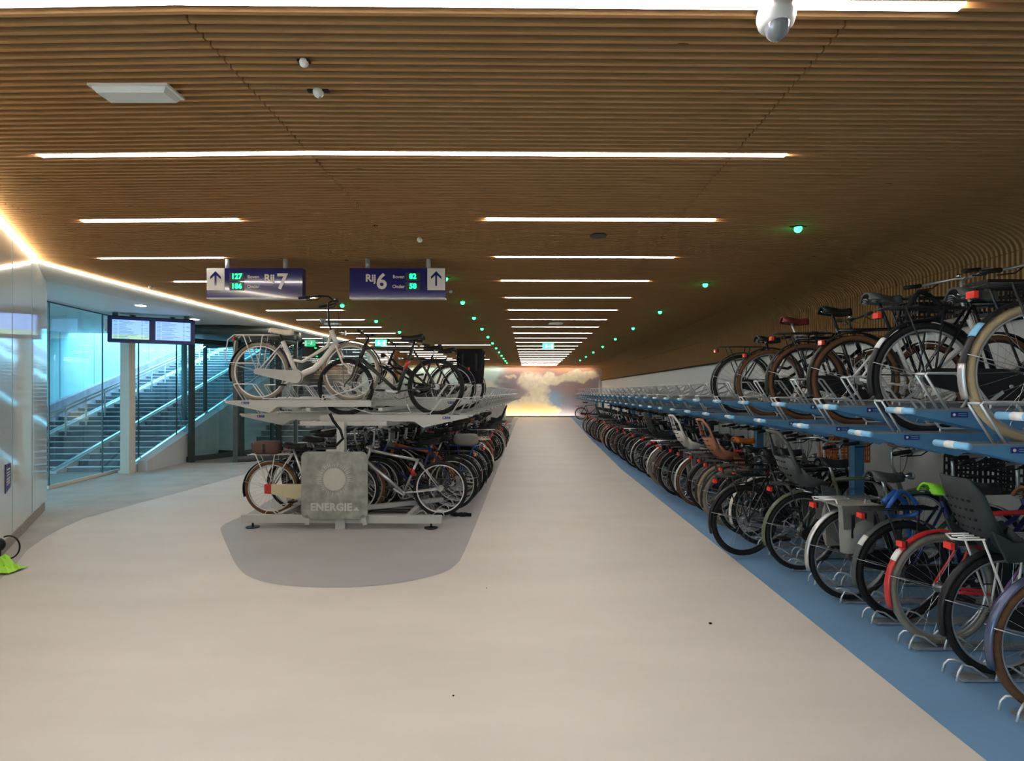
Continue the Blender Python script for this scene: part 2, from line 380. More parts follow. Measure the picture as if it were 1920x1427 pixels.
# ------------------------------------------------------------------ far wall with the printed sky
def mural():
    x0, x1, z1 = -9.6, XW, ZC+.02; nx, nz = 260, 70
    me = bpy.data.meshes.new('wall_back'); vs = []; cols = []
    def gs(zx, zy, cx, cy, rx, ry): return math.exp(-(((zx-cx)/rx)**2+((zy-cy)/ry)**2))
    def mix(a, b, t): t = max(0, min(1, t)); return [a[i]*(1-t)+b[i]*t for i in range(3)]
    for j in range(nz+1):
        for i in range(nx+1):
            x = x0+(x1-x0)*i/nx; z = z1*j/nz; vs.append((x, YF, z))
            zx = (x/.03286+150)*6; zy = 960-z/3.1*570
            n1 = noise.fractal(Vector((zx/150, zy/150, 3)), 1, 2, 5); n2 = noise.fractal(Vector((zx/60, zy/60, 9)), 1, 2, 4)
            X = zx+n1*60+n2*22; Y_ = zy+n1*35+n2*18
            c = [.30, .24, .27]
            c = mix(c, [.62, .33, .20], 1.2*gs(X, Y_, 1200, 370, 700, 80))
            c = mix(c, [.26, .24, .30], gs(X, Y_, 1500, 850, 330, 180))
            c = mix(c, [.20, .36, .52], 1.1*gs(X, Y_, 1200, 740, 110, 90))
            c = mix(c, [.34, .24, .24], gs(X, Y_, 1450, 640, 260, 70))
            c = mix(c, [.42, .62, .66], 1.3/(1+math.exp((X-600)/35))*(1 if Y_ < 620 else .75))
            c = mix(c, [.22, .20, .24], .9*gs(X, Y_, 640, 600, 120, 70))
            cl = 0
            lobes = ((950, 560, 150, 120), (1010, 700, 150, 160), (930, 850, 230, 150), (1180, 540, 200, 70), (1380, 510, 190, 60), (1550, 480, 150, 55), (700, 900, 140, 90), (430, 620, 110, 80), (1120, 900, 150, 90), (150, 700, 200, 120), (-200, 600, 220, 120), (720, 510, 70, 25))
            for a in lobes: cl = max(cl, gs(X, Y_, *a)*1.9-.62)
            sh = .5+.5*noise.fractal(Vector((zx/45+5, zy/45, 1)), 1, 2, 4)
            cc = mix([.50, .47, .40], [.74, .66, .48], sh*1.0)
            if X < 560: cc = mix(cc, [.55, .64, .64], .6)
            c = mix(c, cc, cl*2.2)
            if 560 < X < 1320 and zy > 780: c = mix(c, [.84, .62, .30], (zy-780)/200*max(cl*3, 0))  # yellow glow of the light at the foot, painted into the low clouds
            mxc = max(c); kk = min(1.22, .88/mxc); cols.append((*[q*kk for q in c], 1))
    fs = [(j*(nx+1)+i, j*(nx+1)+i+1, (j+1)*(nx+1)+i+1, (j+1)*(nx+1)+i) for j in range(nz) for i in range(nx)]
    me.from_pydata(vs, [], fs); at = me.color_attributes.new('Col', 'FLOAT_COLOR', 'POINT')
    at.data.foreach_set('color', [q for c in cols for q in c])
    m = mat('sky_print', (1, 1, 1), .45); a = m.node_tree.nodes.new('ShaderNodeVertexColor'); a.layer_name = 'Col'
    m.node_tree.links.new(a.outputs[0], m.node_tree.nodes['Principled BSDF'].inputs['Base Color'])
    me.materials.append(m); o = bpy.data.objects.new('wall_back', me); C.objects.link(o); tag(o, kind='structure')
    sd = MB(); sd.box((-2.4, YF+.08, 1.7), (14.8, .12, 3.4), 'white_paint'); struct(sd, 'wall_back_core').name = 'wall_back'
mural()
def light_strip(name, pts, r, m, label, cat='light strip'):
    b = MB(); b.tube(pts, r, m, 6); return tag(b.obj(name), label, cat)
wl_ = MB(); wl_.box((-2.4, YF-.25, ZC+.02), (13.6, .04, .02), 'washer_light'); tag(wl_.obj('added_mural_light'), 'added thin light strip in the ceiling, brightening the top of the sky mural', 'light strip')  # strip added to brighten the mural, tucked up above the slat undersides

kb = MB(); kb.box((-1.6, YF-.34, .035), (9.4, .03, .07), 'dark_frame'); kb.box((-1.6, YF-.25, .006), (9.4, .16, .012), 'dark_frame'); kb.box((-1.6, YF-.27, .022), (9.3, .03, .02), 'washer_light')
tag(kb.obj('floor_washer'), 'low dark light trough on the floor along the foot of the sky mural', 'light strip')

# rear and hidden walls of the hall
wb = MB(); wb.box((-2.2, -4.05, 1.7), (15, .1, 3.4), 'white_paint'); struct(wb, 'wall_front')
# ------------------------------------------------------------------ left side: soffit, service block, glass front
Ls = [Vector(p) for p in LED]
so = MB()
def off(i, d):
    a = Ls[max(i-1, 0)]; b = Ls[min(i+1, len(Ls)-1)]; t = (b-a).normalized(); n = Vector((-t.y, t.x, 0)); return Ls[i]+n*d
G = []
for i in range(5, len(Ls)):
    p = Ls[i]; q = off(i, .38); r_ = off(i, 3.6)
    row = [(p.x, p.y, 3.15), (p.x-.01, p.y, 3.10), (p.x+(q.x-p.x)*.45, p.y+(q.y-p.y)*.45, 3.03), (q.x, q.y, 3.0)]
    G.append(row)
so.grid(G, 'white_paint', 0)
edge = [G[i][3][:2] for i in range(len(G))]
poly = edge + [(-5.9, 19.5), (-6.1, 14.6), (-7.3, 14.9), (-7.9, 14.2), (-14, 13.6), (-14, 6.9), (-6.6, 6.9)]
so.prismz(poly[::-1], 3.0, 3.001, 'white_paint')
so.prismz([(-6.2, 19.5), (-6.2, 14.6), (-7.3, 14.9), (-7.9, 14.2), (-14, 13.6), (-14, 6.6), (-6.9, 6.6), (-6.6, 12)], 3.02, 3.5, 'white_paint')
struct(so, 'ceiling_soffit').name = 'ceiling'
ls = MB(); ls.tube(LED, .011, 'led_light', 6)
tag(ls.obj('cove_light'), 'long curved white light line between the wood ceiling and the white soffit', 'light strip')
# service block: a glossy white wall running towards the camera
A, B = g(88, 957), g(0, 1052)
A = Vector((A[0], A[1], 0)); B = Vector((B[0], B[1], 0)); D = (B-A).normalized(); B2 = A+D*6.3; N = Vector((-D.y, D.x, 0))
if N.x > 0: N = -N
bk = MB()
def wallbox(mb, a, b, th, z0, z1, m, n=None):
    a = Vector(a); b = Vector(b); d = (b-a).normalized(); n = n or Vector((-d.y, d.x, 0))
    P = [a, b, b+n*th, a+n*th]
    P = [(p.x, p.y) for p in P]
    ar = sum(P[i][0]*P[(i+1) % 4][1]-P[(i+1) % 4][0]*P[i][1] for i in range(4))
    mb.prismz(P if ar > 0 else P[::-1], z0, z1, m)
wallbox(bk, A, B2, 1.2, .14, 3.14, 'white_gloss', N)
wallbox(bk, A+D*.0+N*.02, B2+N*.02, 1.1, 0, .14, 'plinth', N)
struct(bk, 'wall_left')
for q in (1.05, 2.1):
    s_ = MB(); wallbox(s_, A+D*q+N*.005, A+D*(q+.006)+N*.005, -.008, .16, 3.1, 'joint', N); struct(s_, 'trim_2')
# small navy notice on the block
p0 = PY(9, 870, 0.001) if False else None
def on_block(px, py, out=.0):
    d = ray(px, py); o = Vector((0, 0, EYE)); n = N; t = (A-o).dot(n)/d.dot(n); return o+d*t-n*out
no = MB(); c1, c2, c3, c4 = on_block(9, 926, .006), on_block(19, 912, .006), on_block(19, 868, .006), on_block(9, 872, .006)
no.add([c1, c2, c3, c4, c1+N*.005, c2+N*.005, c3+N*.005, c4+N*.005], [(0,1,2,3),(7,6,5,4),(0,4,5,1),(1,5,6,2),(2,6,7,3),(3,7,4,0)], 'sticker_navy')
for t in (.2, .32, .42, .55, .65, .75):
    a = c4.lerp(c1, t); b = c3.lerp(c2, t); a2 = a.lerp(b, .2)-N*.001; b3_ = a.lerp(b, .8)-N*.001
    no.bar(a2, b3_, .002, .012, 'sign_white')
tag(no.obj('wall_notice'), 'small navy notice with white lines on the glossy white wall', 'notice')

def frame_glass(a, b, z0, z1, name, label, mull=(), th=.012, gm='glass', sill=True):
    t = thing(name, label, 'glass wall'); a = Vector((a[0], a[1], 0)); b = Vector((b[0], b[1], 0)); d = b-a
    gl = MB(); d1 = d.normalized(); n = Vector((-d1.y, d1.x, 0))
    P = a; Q = b
    gl.add([(P.x, P.y, z0), (Q.x, Q.y, z0), (Q.x, Q.y, z1), (P.x, P.y, z1)], [(0,1,2,3)], gm)
    gl.obj('glass_pane', t)
    for q in mull:
        m = MB(); c = a+d*q; m.bar((c.x, c.y, z0), (c.x, c.y, z1), .018, .018, 'dark_frame', up=tuple(d1)); m.obj('mullion', t)
    for z in ((z0, z1) if sill else (z1,)):
        r = MB(); r.bar((a.x, a.y, z), (b.x, b.y, z), .05 if z == z0 else .02, .05 if z == z0 else .02, 'beige_steel' if z == z0 else 'dark_frame'); r.obj('sill' if z == z0 else 'top_rail', t)
    return t
w0 = g(88, 918); w1 = g(228, 883); w2 = g(332, 866)
frame_glass(w0, w1, .03, 2.98, 'glass_screen', 'frameless glass screen between the white block and the beige column', (.02, .70))
frame_glass(w1, w2, .03, 2.98, 'glass_screen', 'narrow glass screen between the beige column and the revolving door', (.28, .99))
cl = MB(); cc_ = g(234, 888); cl.box((cc_[0], cc_[1]+.08, 1.5), (.17, .17, 3.0), 'beige_steel'); cl.box((cc_[0], cc_[1]+.08, .01), (.21, .21, .02), 'beige_steel')
tag(cl.obj('steel_column'), 'square beige steel column standing in the glass front', 'column')
# revolving door
DC = Vector((-6.93, 13.45, 0)); DR = 1.27
dr = thing('revolving_door', 'dark framed glass revolving door below the white soffit', 'revolving door', tuple(DC))
def arcpts(r, a0, a1, n, z): return [(r*math.cos(a0+(a1-a0)*i/n), r*math.sin(a0+(a1-a0)*i/n), z) for i in range(n+1)]
def drum_wall(a0, a1):
    gp = MB(); gp.grid([arcpts(DR, a0, a1, 14, .1), arcpts(DR, a0, a1, 14, 2.78)], 'glass'); gp.obj('curved_glass', dr)
    fr = MB()
    for z in (.06, 2.75): fr.grid([arcpts(DR+.03, a0, a1, 14, z-.06), arcpts(DR+.03, a0, a1, 14, z+.06)], 'dark_frame', .06)
    for i in (0, 1):
        a = a0+(a1-a0)*i; fr.box((DR*math.cos(a), DR*math.sin(a), 1.4), (.09, .09, 2.8), 'dark_frame', Matrix.Rotation(a, 3, 'Z'))
    fr.obj('curved_frame', dr)
pl, pr = g(354, 868), g(440, 869)
al = math.atan2(pl[1]-DC.y, pl[0]-DC.x); ar_ = math.atan2(pr[1]-DC.y, pr[0]-DC.x)
drum_wall(al-1.15, al); drum_wall(ar_, ar_+.75); drum_wall(ar_+.75, ar_+1.35)
cn = MB(); cn.grid([arcpts(DR+.06, 0, 2*PI, 48, 2.80), arcpts(DR+.06, 0, 2*PI, 48, 2.998)], 'dark_frame', -.04)
cn.cyl((0, 0, 2.80), (0, 0, 2.83), DR+.02, 'dark_frame', 48); cn.obj('canopy', dr)
fm = MB(); fm.cyl((0, 0, 0), (0, 0, .008), DR+.02, 'dark_mat', 40); fm.obj('floor_disc', dr)
sp = MB(); sp.cyl((0, 0, .008), (0, 0, 2.8), .035, 'dark_frame', 12); sp.obj('centre_post', dr)
for k, a in enumerate((-.35, 1.35, 2.75, 4.25)):
    wg = MB(); d = Vector((math.cos(a), math.sin(a), 0)); L_ = DR-.06
    for z in (.07, 2.68): wg.bar(d*.05+Vector((0, 0, z)), d*L_+Vector((0, 0, z)), .04, .11, 'dark_frame')
    for q in (.09, L_-.04): wg.bar(d*q+Vector((0, 0, .05)), d*q+Vector((0, 0, 2.7)), .05, .08, 'dark_frame', up=tuple(d))
    o = wg.obj('door_wing', dr)
    pg = MB(); p, q = d*.1, d*(L_-.06); pg.add([(p.x, p.y, .1), (q.x, q.y, .1), (q.x, q.y, 2.65), (p.x, p.y, 2.65)], [(0,1,2,3)], 'glass'); pg.obj('wing_glass', o)
# glass front beyond the door, then a glossy wall
frame_glass((-5.72, 14.2), (-5.45, 19.4), .03, 3.05, 'glass_screen', 'long glass screen beyond the revolving door in front of the far stairs', (.25, .52, .8))
w3 = MB()
wallbox(w3, (-5.33, 19.4, 0), (-5.25, 21.8, 0), .15, 0, 3.2, 'white_gloss', Vector((-1, 0, 0)))
w3.box((-7.4, 21.85, 1.6), (4.2, .1, 3.2), 'white_paint'); w3.box((-5.55, 19.42, 1.6), (.4, .08, 3.2), 'white_paint')
w3.box((-9.5, 28.2, 1.6), (.1, 12.7, 3.2), 'white_paint')
struct(w3, 'wall_left')
bxw = MB(); bxw.box((-7.35, 30, 1.56), (1.0, .9, 3.12), 'larch_slat'); tag(bxw.obj('wood_column'), 'square wood-clad column near the far wall behind the bikes', 'column')
lw_ = MB(); lw_.box((-1.75, 29.6, .5), (1.1, 1.6, 1.0), 'concrete'); lw_.box((-1.75, 29.6, 1.01), (1.14, 1.64, .03), 'concrete'); tag(lw_.obj('concrete_block'), 'low grey concrete block at the far end of the middle rack', 'concrete block')
wp = MB(); wp.cyl((4.25, 33.2, 0), (4.25, 33.2, 2.3), .06, 'white_paint', 12); wp.cyl((4.25, 33.2, 0), (4.25, 33.2, .02), .12, 'white_paint', 12); tag(wp.obj('white_post'), 'thin white post beside the mural at the right wall', 'post')

# outside stairs
st = MB(); u = Vector((-.0524, 1, 0)).normalized(); v = Vector((u.y, -u.x, 0)); S0 = Vector((-7.70, 10.9, 0)); WL = 3.5; RI, TR, NS = .096, .30, 35
for k in range(NS):
    a = S0+u*TR*k; q = a-v*WL
    P = [(a.x, a.y), ((a+u*TR).x, (a+u*TR).y), ((q+u*TR).x, (q+u*TR).y), (q.x, q.y)]
    st.prismz(P, max(0, RI*(k-1)), RI*(k+1)-.012, 'stair_stone')
    P2 = [((a-u*.015).x, (a-u*.015).y), ((a+u*.07).x, (a+u*.07).y), ((q+u*.07).x, (q+u*.07).y), ((q-u*.015).x, (q-u*.015).y)]
    st.prismz(P2, RI*(k+1)-.014, RI*(k+1)+.003, 'stair_nosing')
STF = tag(st.obj('outdoor_staircase'), 'wide outdoor stairs with white nosings behind the glass front', 'staircase')
def run(s, w_, z=0): p = S0+u*s-v*w_; return Vector((p.x, p.y, z+s*RI/TR))
for w_, nm in ((0.02, 1), (1.3, 2), (2.8, 3)):
    k_ = MB(); k_.bar(run(-.25, w_, .06), run(NS*TR, w_, .06), .16, .12, 'stair_nosing'); k_.bar(run(-.25, w_, .13), run(NS*TR, w_, .13), .05, .03, 'chrome'); k_.obj('wheel_ramp', STF)
rl = thing('stair_railing', 'pale steel handrail on posts running up the outdoor stairs', 'railing')
for hgt in (.60, .68):
    b = MB(); b.tube([run(-.1, 2.5, hgt), run(NS*TR, 2.5, hgt)], .022, 'handle_white', 8); b.obj('handrail', rl)
for k in range(17):
    s_ = .45+k*.62; b = MB(); b.cyl(run(s_, 2.5, .03), run(s_, 2.5, .66), .018, 'handle_white', 8); b.obj('post', rl)
cw = MB()
n_ = 20; Wd = .22
for k in range(1):
    a = S0+v*.1; L_ = NS*TR
    pts = [(0, 0), (L_, 0), (L_, L_*.32+.1), (0, .2)]
    P = []
    for s_, z in pts: p = a+u*s_; P.append((p.x, p.y, z))
    for s_, z in pts: p = a+u*s_+v*.18; P.append((p.x, p.y, z))
    cw.add(P, [(0,1,2,3),(7,6,5,4),(0,4,5,1),(1,5,6,2),(2,6,7,3),(3,7,4,0)], 'stair_wall')
struct(cw, 'wall_outside')
pw = MB(); a = S0-v*(WL); b = a+u*22
L_ = 22
def vquad(mb, pts, m, th=-.15):
    P = []
    for s_, z in pts: p = a+u*s_; P.append((p.x, p.y, z))
    for s_, z in pts: p = a+u*s_+v*th; P.append((p.x, p.y, z))
    n = len(pts); mb.add(P, [tuple(range(n)), tuple(range(2*n-1, n-1, -1))]+[(i, n+i, n+(i+1) % n, (i+1) % n) for i in range(n)], m)
vquad(pw, [(-8, 0), (0, 0), (22, 7.04), (22, 7.5), (0, .46), (-8, .3)], 'parapet', .12)
vquad(pw, [(-8, 0), (22, 0), (22, 12), (-8, 12)], 'stair_panel', -.1)
for k in range(26):
    s_ = -7.5+k*1.15
    vquad(pw, [(s_, 0), (s_+.02, 0), (s_+.02, 12), (s_, 12)], 'joint', .004)
vquad(pw, [(-8, 3.25), (22, 3.25), (22, 3.36), (-8, 3.36)], 'joint', .006)
struct(pw, 'wall_outside')
s2 = MB()
for k in range(18):
    s2.box((-6.75, 15.5+.33*k+.165, .145*(k+1)/2), (1.9, .33, .145*(k+1)-.012), 'stair_stone')
    s2.box((-6.75, 15.5+.33*k+.03, .145*(k+1)-.006), (1.9, .09, .018), 'stair_nosing')
tag(s2.obj('outdoor_staircase'), 'narrower grey outdoor stairs right behind the revolving door', 'staircase')
ow = MB(); ow.box((-11.7, 21.74, 4.5), (12.6, .08, 9), 'stair_panel'); struct(ow, 'wall_outside')

# ------------------------------------------------------------------ monitors under the soffit
mt = thing('departure_display', 'double timetable screen hanging from the white soffit', 'screen')
m0 = PY(201, 641, 10.1); m1 = PY(365, 649, 10.75)
m0.z = m1.z = 2.47; md = (m1-m0).normalized(); mn = Vector((md.y, -md.x, 0)); ML = (m1-m0).length
Rm = Matrix((( md.x, -mn.x, 0), (md.y, -mn.y, 0), (0, 0, 1)))
mt.location = m0; mt.rotation_euler = (math.radians(-4), 0, math.atan2(md.y, md.x))
b = MB(); b.box((ML/2, .07, .22), (ML, .14, .46), 'navy_paint'); b.box((ML/2, .12, .455), (ML*.97, .2, .03), 'black_metal'); b.box((-.02, .1, .3), (.04, .16, .2), 'beige_steel'); b.obj('housing', mt)
for i, x0 in enumerate((.07, ML/2+.05)):
    sc_ = MB(); W_ = ML/2-.12; sc_.box((x0+W_/2, -.003, .22), (W_, .006, .35), 'screen_blue')
    if i == 0: sc_.box((x0+W_/2, -.0045, .085), (W_, .006, .08), 'screen_yellow')
    for r_i in range(14):
        z = .375-r_i*.0245
        for (xa, xb) in ((.02, .08), (.10, .10+random.uniform(.1, .3)), (.44, .46), (.49, .49+random.uniform(.05, .1))):
            if xb < W_: sc_.box((x0+(xa+xb)/2, -.008, z), (xb-xa, .002, .006 if r_i % 3 else .009), 'screen_ink')
    sc_.obj('screen', mt)
for x in (.07, ML-.17):
    b = MB(); b.box((x+.03, .1, .515), (.08, .06, .13), 'dark_frame'); b.obj('hanger', mt)
for x in (.37, ML*.73):
    b = MB(); b.cyl((x, .08, .47), (x, .08, .49), .02, 'black_metal', 10); b.cyl((x, .08, .49), (x, .08, .50), .05, 'black_metal', 14); b.obj('antenna', mt)
for px, py in ((264, 572), (365, 598)):
    p = PZ(px, py, 3.0); b = MB(); b.cyl((p.x, p.y, 2.985), (p.x, p.y, 2.999), .075, 'down_light', 20); b.cyl((p.x, p.y, 2.99), (p.x, p.y, 3.0), .095, 'white_paint', 20)
    tag(b.obj('downlight'), 'round soffit downlight '+('in front of the hanging timetable screen' if px == 264 else 'beside the right end of the hanging timetable screen'), 'light')

# ------------------------------------------------------------------ ceiling lights
def bar_light(x0, x1, y, i, side):
    b = MB(); n = 2 if x0 < -1.45 < x1 else 1
    xs = [x0, -1.45, x1] if n == 2 else [x0, x1]
    for a, c in zip(xs, xs[1:]):
        b.bar((a-.001, y+skew(a), ZC+.013), (c+.001, y+skew(c), ZC+.013), .05, .030, 'tube_light')
    return tag(b.obj('light_bar'), side, 'light', 'recessed light bars in the wood ceiling')
Y0, DY = 2.285, 1.42
order = ['first', 'second', 'third', 'fourth', 'fifth', 'sixth', 'seventh', 'eighth', 'ninth', 'tenth', 'eleventh', 'twelfth', 'thirteenth', 'fourteenth', 'fifteenth', 'sixteenth', 'seventeenth', 'eighteenth', 'nineteenth', 'twentieth', 'twenty-first', 'twenty-second', 'twenty-third', 'twenty-fourth']
for k in range(-3, 23):
    yy = Y0+DY*k
    if k == 0: bar_light(-3.3, 1.78, yy-.025, k, 'longest white light bar crossing the top edge of the picture')
    elif k == 1: bar_light(-3.27, 1.72, yy, k, 'long bent white light bar between the ceiling hatch and the signs')
    elif k < 0: bar_light(-3.3, 1.78, yy, k, 'white light bar in the wood ceiling behind the camera')
    else:
        bar_light(-.38, 1.72, yy, k, 'white light bar over the right aisle, %s row counted from the nearest' % order[k-2])
        if k < 16:
            bar_light(-4.13 if k == 2 else -5.08, -2.67 if k == 2 else -3.6, yy, k, 'white light bar over the left aisle, %s row counted from the nearest' % order[k-2])
        elif k < 22: bar_light(-5.08, -3.6, yy, k, 'white light bar over the far left aisle, %s row' % order[k-2])
bar_light(-3.15, -1.28, 18.95, 0, 'white light bar over the middle rack behind the black saddle')
for q in (24.6, 27.4): bar_light(-3.15, -1.9, q, 0, 'small distant light bar over the middle rack')
# green status lamps
def green(x, y, lab):
    t = thing('status_lamp', lab, 'lamp', (x, y, ZC), 0, 'green parking status lamps under the ceiling')
    b = MB(); b.cyl((0, 0, -.012), (0, 0, 0), .05, 'black_metal', 14); b.box((0, 0, -.004), (.16, .012, .008), 'black_metal'); b.obj('mount', t)
    b = MB(); b.ball((0, 0, -.025), .036, 'green_light', 12, 8); b.obj('lens', t)
for k in range(9): green(2.58, 5.35+2.8*k, 'round green status lamp over the right rack, %s from the front' % order[k])
for k in range(12): green(-1.14, 7.72+2.05*k, 'round green status lamp over the middle rack, %s from the front' % order[k])
for k, yy in enumerate((10.1, 12.35, 14.6, 16.9, 19.6)): green(-3.35, yy, 'round green status lamp left of the middle rack, %s from the front' % order[k])
# exit signs
def exit_sign(px, py, Y_, W_, lab):
    p = PY(px, py, Y_); t = thing('exit_sign', lab, 'sign', (p.x, p.y, p.z-.09))
    b = MB(); b.box((0, .02, .09), (W_, .04, .19), 'exit_green'); b.obj('panel', t)
    b = MB(); b.ball((-.06, -.003, .145), (.014, .004, .014), 'exit_white'); b.bar((-.065, -.002, .125), (-.05, -.002, .08), .02, .005, 'exit_white', up=(0,1,0))
    b.bar((-.05, -.002, .08), (-.085, -.002, .04), .013, .005, 'exit_white', up=(0,1,0)); b.bar((-.05, -.002, .08), (-.02, -.002, .05), .013, .005, 'exit_white', up=(0,1,0)); b.bar((-.06, -.002, .12), (-.1, -.002, .09), .01, .005, 'exit_white', up=(0,1,0))
    b.bar((0, -.002, .09), (.07, -.002, .09), .02, .005, 'exit_white', up=(0,1,0)); b.box((.12, -.002, .09), (.05, .005, .14), 'exit_white'); b.obj('pictogram', t)
    b = MB(); b.cyl((0, .02, .185), (0, .02, ZC-(p.z-.09)), .008, 'rack_grey', 8); b.obj('hanger', t)
exit_sign(1028, 649, 18.2, .37, 'green exit sign hanging over the right aisle')
exit_sign(714, 643, 17.0, .34, 'green exit sign hanging over the left aisle behind the white bike')
# white hatch fixture, dome camera, detectors
p = PZ(257, 170, ZC); t = thing('emergency_light', 'white rectangular emergency light fixture on the wood ceiling', 'light', (p.x, p.y, ZC))
b = MB(); b.box((0, 0, -.006), (.41, .15, .012), 'sign_white'); b.obj('base_plate', t)
b = MB(); pr_ = [(-.19, -.065), (.19, -.065), (.19, .065), (-.19, .065)]; b.add([(x, y, -.012) for x, y in pr_]+[(x*.92, y*.8, -.038) for x, y in pr_], [(4,5,6,7)[::-1], (0,1,5,4), (1,2,6,5), (2,3,7,6), (3,0,4,7)], 'diffuser'); b.obj('diffuser', t)
p = PZ(1455, 20, ZC); t = thing('dome_camera', 'white dome security camera below the nearest light bar', 'camera', (p.x, p.y, ZC))
b = MB(); b.tube([(0, 0, 0), (0, 0, -.03), (0, 0, -.06), (0, 0, -.075)], [.075, .078, .07, .055], 'sign_white', 24); b.obj('housing', t)
b = MB(); b.ball((-.0, -.01, -.07), (.052, .052, .06), 'camera_dome', 20, 12); b.obj('dome', t)
for px, py, r_, nm, lab in ((570, 113, .022, 'ceiling_spot', 'tiny ceiling sensor above the white bike, nearer one'), (597, 169, .028, 'motion_sensor', 'small round motion sensor on a dark plate in the ceiling'), (787, 447, .03, 'smoke_detector', 'small detector above the blue row six sign'), (282, 537, .03, 'smoke_detector', 'small detector near the curved light line'), (845, 545, .03, 'smoke_detector', 'small detector right of the row six sign')):
    p = PZ(px, py, ZC); t = thing(nm, lab, 'sensor', (p.x, p.y, ZC)); b = MB()
    b.box((0, 0, -.005), (.11 if nm == 'motion_sensor' else .06, .025, .01), 'black_metal'); b.obj('plate', t); b = MB(); b.ball((0, 0, -.012), (r_, r_, r_), 'sign_white'); b.obj('lens', t)
p = PZ(1122, 441, ZC); b = MB(); b.cyl((p.x, p.y, ZC-.012), (p.x, p.y, ZC), .085, 'black_metal', 24); tag(b.obj('ceiling_speaker'), 'dark round ceiling speaker beside the third light bar of the right aisle', 'speaker')
p = PZ(1042, 606, ZC); b = MB(); b.box((p.x, p.y, ZC-.01), (.32, .3, .02), 'diffuser'); tag(b.obj('ceiling_panel'), 'small pale square panel between distant light bars', 'panel')
p = PZ(605, 598, ZC); t = thing('dome_camera', 'small white dome camera left of the white bike handlebar', 'camera', (p.x, p.y, ZC-.0)); b = MB(); b.cyl((0, 0, -.04), (0, 0, 0), .07, 'sign_white', 16); b.obj('housing', t); b = MB(); b.ball((0, 0, -.05), .05, 'camera_dome'); b.obj('dome', t)
p = PZ(620, 606, ZC); b = MB(); b.box((p.x+.05, p.y, ZC-.02), (.35, .16, .04), 'diffuser'); tag(b.obj('emergency_light'), 'small pale emergency light behind the white bike handlebar', 'light')

# ------------------------------------------------------------------ hanging signs
def row_sign(xc, num, up_, dn, arrow_left, lab, yaw=0):
    W_, H_, D_ = 1.13, .355, .10; Z_ = 2.655; Yp = 6.62
    t = thing('row_sign', lab, 'sign', (xc, Yp, Z_), yaw)
    b = MB(); b.box((0, D_/2, H_/2), (W_, D_, H_), 'navy'); b.box((0, D_/2, .0), (W_+.004, D_+.004, .012), 'handle_white'); b.obj('sign_box', t)
    s_ = -1 if arrow_left else 1; ax = s_*(W_/2-.105)
    b = MB(); b.box((ax, -.002, H_-.13), (.21, .004, .26), 'sign_white'); b.obj('arrow_panel', t)
    b = MB(); b.prism([(ax-.011, .145), (ax+.011, .145), (ax+.011, .27), (ax+.062, .225), (ax+.062, .255), (ax, .32), (ax-.062, .255), (ax-.062, .225), (ax-.011, .27)], -.007, -.004, 'navy'); b.obj('arrow', t)
    dxs = (-.215, -.02, .13, .30) if arrow_left else (.185, -.01, -.31, -.17)
    ox = -.0 if arrow_left else 0
    if arrow_left: xd, xt, xr, xn = -.21, -.015, .175, .325
    else: xd, xt, xr, xn = .185, .015, -.315, -.185
    for zz, txt, word in ((.255, up_, 'Boven'), (.14, dn, 'Onder')):
        o = MB(); o.box((xd, -.003, zz), (.17, .006, .095), 'digit_back'); oo = o.obj('counter', t)
        put_text(txt, .085, 'green_digit', oo, (xd, -.008, zz), 'digits', .002)
        put_text(word, .055, 'sign_white', t, (xt, -.002, zz-.003), bold=.0008)
    put_text('Rij', .12, 'sign_white', t, (xr, -.002, .235), bold=.004)
    put_text(num, .255, 'sign_white', t, (xn, -.002, .19), bold=.006)
    for x in (-.345, .345) if arrow_left else (-.365, .36):
        b = MB(); b.cyl((x, D_/2, H_), (x, D_/2, ZC-Z_), .028, 'rack_grey', 14); b.obj('hanger_tube', t)
s7 = (PY(392, 560, 6.62).x+PY(563, 560, 6.62).x)/2; s6 = (PY(660, 560, 6.62).x+PY(830, 560, 6.62).x)/2
row_sign(s7, '7', '127', '186', True, 'blue hanging sign reading Rij 7 with its white arrow panel at the left end', 0)
row_sign(s6, '6', '82', '58', False, 'blue hanging sign reading Rij 6 with its white arrow panel at the right end', 0)

# ------------------------------------------------------------------ bikes
class Tree:                                # named parts of a thing before they become objects
    def __init__(s): s.p = {}; s.order = []; s.par = {}
    def __call__(s, name, parent=None):
        k = name
        if k not in s.p: s.p[k] = MB(); s.order.append(k); s.par[k] = parent
        return s.p[k]
def wheel(T, key, x, R, tyre, rim, lod, tr=.020):
    n = 40 if lod == 0 else 20; h = T(key)
    h.ring((x, 0, R), R-.045, .011, rim, n, 6 if lod == 0 else 4); h.cyl((x, -.035, R), (x, .035, R), .016 if lod else .018, 'silver', 10 if lod == 0 else 6)
    if lod == 0:
        for sy in (-.03, .03): h.cyl((x, sy-.002, R), (x, sy+.002, R), .032, 'silver', 12)
    ns = 28 if lod == 0 else 10
    for i in range(ns):
        a = 2*PI*i/ns; off_ = .5*(1 if i % 4 < 2 else -1); sy = .028*(1 if i % 2 else -1)
        p = (x+.028*math.cos(a+off_), sy, R+.028*math.sin(a+off_)); q = (x+(R-.05)*math.cos(a), 0, R+(R-.05)*math.sin(a))
        h.tube([p, q], .0011 if lod == 0 else .0022, 'chrome', 3, caps=False)
    T(key+'/tyre', key).ring((x, 0, R), R-tr, tr, tyre, n, 8 if lod == 0 else 5)
